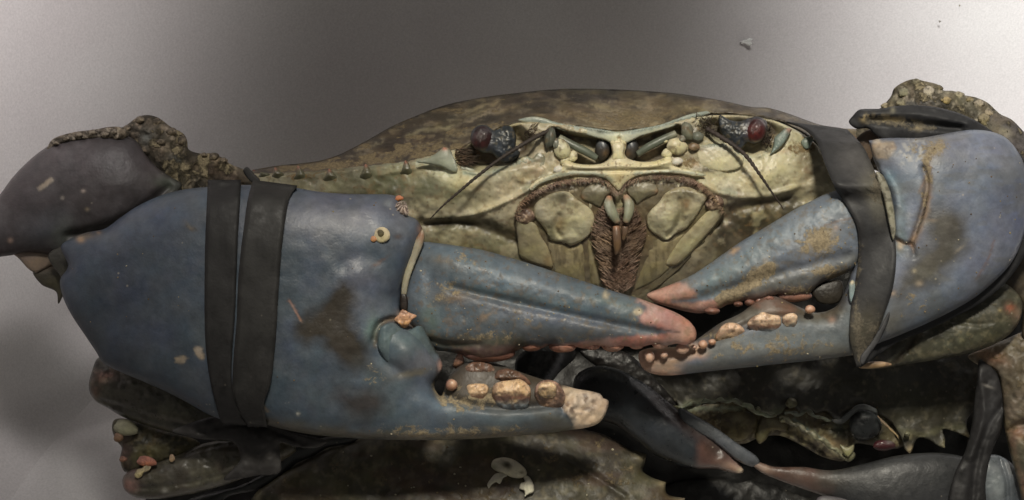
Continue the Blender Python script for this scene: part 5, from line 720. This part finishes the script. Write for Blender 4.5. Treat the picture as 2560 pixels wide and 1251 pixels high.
sm_('claw_finger', [(1700, 1020), (1740, 1040), (1790, 1070), (1840, 1106), (1890, 1140), (1900, 1160), (1880, 1168), (1840, 1150), (1790, 1110), (1740, 1080), (1700, 1050)], -120, .7, (78, 84, 92), [(G(1880, 1160, 16, 10), (60, 60, 64), .6)], 'wet', (), 4, par=c3)
sm_('claw_finger', [(1878, 1160), (1884, 1152), (1900, 1156), (1930, 1166), (1960, 1168), (2010, 1168), (2080, 1176), (2160, 1160), (2240, 1140), (2330, 1132), (2400, 1140), (2440, 1160), (2440, 1330), (2200, 1320), (2080, 1250), (2000, 1220), (1940, 1198), (1900, 1180)], -120, .6, (50, 52, 54), [(PO([(1860, 1140), (2000, 1150), (2060, 1180), (2060, 1240), (1980, 1240), (1860, 1190)], 26), (94, 58, 44), .95, 8), (G(1906, 1170, 22, 9, ang=20), (166, 116, 84), .9, 5), (G(2060, 1200, 60, 30), (74, 66, 52), .7, 16), (G(2250, 1180, 140, 30, ang=-6), (62, 62, 64), .5, 20), (GR((2200, 1190), (2200, 1290)), (54, 54, 58), .7)], 'blue', [FB(80, 10, 4)], 5, par=c3, lab='grey finger pointing left with a brown tip')
sm_('claw_palm', [(2040, 1250), (2100, 1244), (2160, 1262), (2220, 1290), (2220, 1360), (2040, 1360)], -100, .4, (92, 86, 92), mat='blue', par=c3)
sm_('claw_finger', [(1620, 1240), (1700, 1200), (1800, 1190), (1880, 1196), (1960, 1220), (2060, 1260), (2100, 1320), (1900, 1360), (1640, 1340)], -360, .5, (24, 24, 23), [(NZ(30, .5, .6, 3), (32, 30, 27), .6)], 'dark', [FB(40, 20, 4)], 6, par=c3)  # added near-black body; its colour stands in for shade in the gap
sm_('arm_segment', [(2424, 1150), (2460, 1138), (2500, 1140), (2540, 1170), (2556, 1220), (2560, 1330), (2400, 1330), (2410, 1220)], -110, .6, (78, 88, 98), [(G(2490, 1210, 22, 50, ang=-8), (136, 148, 152), .85, 6), (G(2520, 1180, 16, 26, ang=-30), (110, 122, 134), .7, 8), (G(2525, 1170, 12, 20), (150, 154, 156), .6, 6)], 'wet', [FB(40, 10, 4), L([(2500, 1150), (2516, 1200), (2520, 1260)], 6, -10)], 4, par=c3)
sm_('arm_segment', [(2140, 906), (2170, 880), (2230, 850), (2300, 820), (2400, 770), (2450, 730), (2500, 706), (2540, 730), (2556, 760), (2550, 800), (2524, 836), (2480, 864), (2420, 884), (2340, 900), (2260, 912), (2200, 922), (2160, 922)], lambda P: 10 + .0 * P[:, 0], .7, (86, 84, 64), [(NZ(40, .48, .6, 3), (62, 62, 48), .7), (G(2180, 895, 50, 20, ang=-20), (92, 92, 96), .8, 12), (G(2524, 772, 12, 12), (178, 96, 60), .9, 4), (G(2546, 795, 12, 22), (150, 118, 98), .8, 5), (L([(2300, 890), (2400, 876), (2500, 840)], 7), (104, 96, 66), .5, 6), (G(2500, 776, 5, 4), (176, 156, 96), .8), (L([(2230, 915), (2262, 880), (2286, 850)], 9), (58, 46, 32), .8, 6), (NZ(10, .62, .68, 6), (120, 112, 84), .5)], 'dark', [FB(50, 14, 4), FB(14, 5, 6), L([(2230, 915), (2262, 880), (2290, 840)], 8, -10), L([(2380, 800), (2440, 812), (2480, 808)], 5, -6)], 4.5, par=c3, mud=.12)
sm_('joint_rim', [(2146, 912), (2158, 906), (2200, 904), (2226, 908), (2230, 914), (2200, 920), (2160, 922), (2148, 920)], 62, .8, (170, 134, 84), [(NZ(8, .5, .6, 2), (110, 80, 50), .7)], par=c3)
sm_('arm_segment', [(2450, 700), (2500, 650), (2540, 620), (2600, 600), (2640, 700), (2640, 860), (2560, 850), (2556, 780), (2530, 730), (2480, 722)], -40, .4, (86, 74, 52), [(NZ(26, .48, .6, 3), (62, 52, 38), .7), (L([(2480, 700), (2560, 760)], 6), (44, 36, 28), .8)], 'dark', [FB(40, 12, 4)], 5, par=c3)
sm_('walking_leg', [(2420, 890), (2460, 872), (2510, 850), (2560, 830), (2660, 820), (2660, 1360), (2572, 1360), (2556, 1260), (2540, 1190), (2524, 1130), (2510, 1060), (2504, 990), (2490, 930), (2440, 910)], lambda P: -70 + .1 * (P[:, 0] - 2500), .6, (112, 100, 76), [(NZ(30, .48, .58, 3), (82, 72, 54), .8), (NZ(14, .55, .62, 8), (138, 120, 94), .6), (G(2480, 890, 40, 16, ang=20), (166, 122, 76), .8, 8), (G(2530, 870, 20, 24), (120, 112, 84), .7, 6), (G(2540, 1080, 24, 16, ang=30), (182, 128, 84), .85, 8), (G(2520, 1064, 12, 12), (186, 170, 122), .8, 5), (L([(2530, 1100), (2556, 1200), (2570, 1260)], 8), (140, 96, 70), .7, 6), (G(2560, 1150, 30, 40), (98, 100, 78), .6, 12)], 'dark', [FB(40, 24, 4), FB(14, 8, 6), L([(2500, 1090), (2560, 1060), (2620, 1080)], 10, -16)], 4.5, par=c3, mud=.2)
st4 = thing('rubber_strap', 'black rubber strap down the right side of the lower right crab', 'rubber strap', (2450, 1050, -80), 'rubber straps binding the crabs')
sm_('strip', [(2448, 900), (2470, 910), (2494, 936), (2506, 980), (2510, 1030), (2502, 1080), (2488, 1110), (2474, 1150), (2464, 1210), (2460, 1330), (2364, 1330), (2372, 1240), (2388, 1180), (2412, 1130), (2428, 1070), (2436, 1000), (2442, 950)], -60, .4, (46, 45, 46), [(G(2480, 1030, 16, 40, ang=20), (74, 74, 76), .7, 10), (G(2470, 966, 12, 3, ang=20), (150, 146, 140), .8), (L([(2440, 960), (2432, 1080), (2400, 1200)], 7), (34, 34, 34), .7)], 'strap', [FB(50, 16, 4), L([(2508, 1010), (2470, 1070), (2440, 1160), (2430, 1260)], 10, -12), L([(2450, 940), (2460, 1040), (2430, 1140)], 10, 8)], 4, par=st4)
# strap glimpsed between the claws and an added near-black layer standing in for shade in the gaps
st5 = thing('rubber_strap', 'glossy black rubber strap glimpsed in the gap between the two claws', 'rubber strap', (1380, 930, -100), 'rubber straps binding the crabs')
sm_('strip', [(1290, 900), (1330, 870), (1420, 860), (1440, 890), (1400, 930), (1370, 960), (1300, 960)], -130, .3, (20, 20, 21), [(L([(1404, 890), (1390, 920), (1370, 950)], 8), (120, 122, 130), .9, 3), (L([(1350, 880), (1330, 900)], 8), (56, 58, 62), .7)], 'wet', [FB(40, 20, 4)], 4, par=st5)  # pale streaks paint a glint into the strap's colour
c4 = thing('mud_crab', 'near-black crab shell added under the pile, its colour standing in for shade in the gaps', 'crab', (1500, 900, -560), 'crabs piled in the tub')
sm_('carapace', [(350, 1040), (500, 900), (900, 800), (1300, 740), (1700, 640), (2100, 620), (2500, 700), (2800, 900), (2800, 1400), (2300, 1560), (1500, 1600), (800, 1560), (420, 1450), (360, 1200)], -480, .3, (13, 12, 10), [(NZ(60, .5, .6, 3), (24, 22, 20), .7), (NZ(16, .6, .68, 7), (20, 18, 15), .5)], 'dark', [FB(120, 60, 4), FB(30, 20, 7)], 14, par=c4)  # added dome, deep shade of the gaps put into its colour
sm_('gap_shade_piece', [(1450, 880), (1560, 880), (1620, 930), (1690, 1010), (1640, 1000), (1560, 960)], -190, .5, (20, 17, 15), [(NZ(12, .5, .6, 3), (36, 30, 27), .6)], 'dark', [FB(14, 10, 4)], 4, par=c4)  # added dark piece, coloured as the shade between the claws
# dirt stuck to the tub
def wall_spot(name, px, py, r, col, lab, asp=1.0):
    o = np.array(CAM); dv = np.array(wpt(px, py, 0)) - o; lo = .3; best = None
    for t in np.linspace(.9, 1.8, 900):
        q = o + dv * t; d = q[:2] - cen; nrm = d / np.linalg.norm(d); dist = np.min(np.linalg.norm(plan + (plan - cen) / np.linalg.norm(plan - cen, axis=1)[:, None] * .06 * (q[2] - .1) - q[:2], axis=1))
        if best is None or dist < best[0]: best = (dist, q, nrm)
    q = best[1]; me_r = r * MM * 1.25; V = []; F = []; nn = 14
    tx = np.array([-best[2][1], best[2][0], 0]); inn = -np.array([best[2][0], best[2][1], 0])
    for k_, (rr, hh_) in enumerate(((1, 0), (.7, .08), (.3, .12))):
        for j in range(nn):
            a = 2 * math.pi * j / nn; w2 = 1 + .35 * math.sin(3 * a + px) + .2 * math.sin(5 * a + py); V.append(q + (tx * math.cos(a) * asp + np.array([0, 0, 1]) * math.sin(a)) * me_r * rr * w2 + inn * (hh_ * me_r * .5 + .0006))
    for k_ in range(2):
        for j in range(nn): F.append((k_*nn + j, k_*nn + (j+1) % nn, (k_+1)*nn + (j+1) % nn, (k_+1)*nn + j))
    F.append(tuple(2*nn + j for j in range(nn))); F.append(tuple(range(nn))[::-1])
    mk(name, V, F, M['crust'] if col[0] < 150 else M['barnacle'], tub, np.tile(lin(col), (len(V), 1)), props={'label': lab})
wall_spot('dirt_speck', 1961, 52, 4, (50, 48, 44), 'small dark speck high on the right wall')
wall_spot('dirt_speck', 2075, 247, 5, (52, 50, 44), 'dark speck above the right arm')
wall_spot('dirt_speck', 207, 148, 3, (64, 54, 50), 'tiny speck on the left wall')
wall_spot('dirt_speck', 2350, 52, 3, (110, 104, 92), 'faint speck near the top right stain')
wall_spot('scale_flake', 1868, 104, 10, (226, 226, 222), 'pale flake stuck to the wall', 1.5)
wall_spot('dirt_stain', 2392, 10, 9, (132, 122, 92), 'olive smear at the top right', .8)
wall_spot('dirt_stain', 2366, 98, 11, (146, 140, 118), 'faint olive smear below the top right smear', .6)
wall_spot('dirt_stain', 2352, 124, 8, (148, 142, 124), 'faint lower end of the olive smear', .7)

sm_('joint_skin', [(120, 640), (160, 610), (200, 600), (220, 660), (200, 720), (165, 720), (150, 690)], 90, .3, (70, 68, 58), mat='dark')

def grains(name, sp, box, n, par, mat, cols, r=(1.2, 3.2), keep=None):
    V = []; F = []; C = []
    for _ in range(n):
        x, y = RNG.uniform(box[0], box[2]), RNG.uniform(box[1], box[3])
        if keep is not None and not inside(np.array([[x, y]]), keep)[0]: continue
        z = float(sp([x, y])[0]) + .6; rr = RNG.uniform(*r); b0 = len(V); c = lin(cols[RNG.integers(len(cols))])
        a0 = RNG.uniform(0, 6)
        for k_ in range(5):
            a = a0 + k_ * 1.2566; q = rr * RNG.uniform(.6, 1.3); V.append((x + math.cos(a) * q, y + math.sin(a) * q, z))
        V.append((x, y, z + rr * .7)); V.append((x, y, z - rr)); C += [c] * 7
        for k_ in range(5): F.append((b0 + k_, b0 + 5, b0 + (k_ + 1) % 5)); F.append((b0 + (k_ + 1) % 5, b0 + 6, b0 + k_))
    V = np.array(V); mk(name, world(V[:, :2], V[:, 2]), F, M[mat], par, np.array(C), props={'kind': 'stuff'}, smooth=False)
GC = [(150, 134, 100), (120, 100, 72), (190, 180, 156), (90, 74, 52)]
grains('grit', palm_s, (180, 480, 1500, 1090), 90, crab, 'barnacle', GC, (1, 2.6), curve(PALM, True, 20))
grains('grit', palm2_s, (1620, 340, 2560, 930), 120, crab, 'barnacle', GC, (1, 2.8), curve(PB, True, 20))
grains('grit', fin2_s, (1700, 480, 2140, 760), 120, crab, 'barnacle', GC, (1, 2.8), curve(FB_, True, 20))
grains('grit', dac_s, (1040, 620, 1640, 870), 110, crab, 'barnacle', GC, (1, 2.6), curve(DAC, True, 20))

# pale ridges and knobs of the lower right crab's brow
def rough(p, sd): return [(a[0], a[1] + 3 * math.sin(i * .9 + sd), a[2] + 2 * math.sin(i * 1.7 + sd), a[3] * (1 + .45 * math.sin(i * 1.3 + sd) * math.sin(i * .37))) for i, a in enumerate(p)]
for pts, c in (([(1688, 1020, -175, 2.5), (1730, 1012, -160, 5), (1780, 1003, -152, 4.5), (1836, 1004, -150, 5), (1872, 1018, -150, 6), (1902, 1036, -150, 5), (1940, 1040, -150, 3)], (136, 144, 116)), ([(1950, 1042, -158, 3), (1990, 1062, -150, 6), (2030, 1086, -148, 5), (2070, 1112, -148, 6), (2112, 1146, -152, 3)], (150, 148, 116)),
    ([(1962, 1030, -152, 3), (1990, 1036, -148, 5), (2020, 1030, -148, 5), (2050, 1046, -150, 4), (2078, 1050, -152, 3)], (118, 126, 108)), ([(1700, 1040, -180, 3), (1750, 1052, -170, 5), (1790, 1080, -172, 3)], (110, 104, 76))):
    tubes('brow_ridge', [rough(smooth3(pts, 5), pts[0][0])], c3, M['cream'], c, 8, paint=[(NZ(9, .5, .6, int(pts[0][0])), (84, 80, 58), .8)])
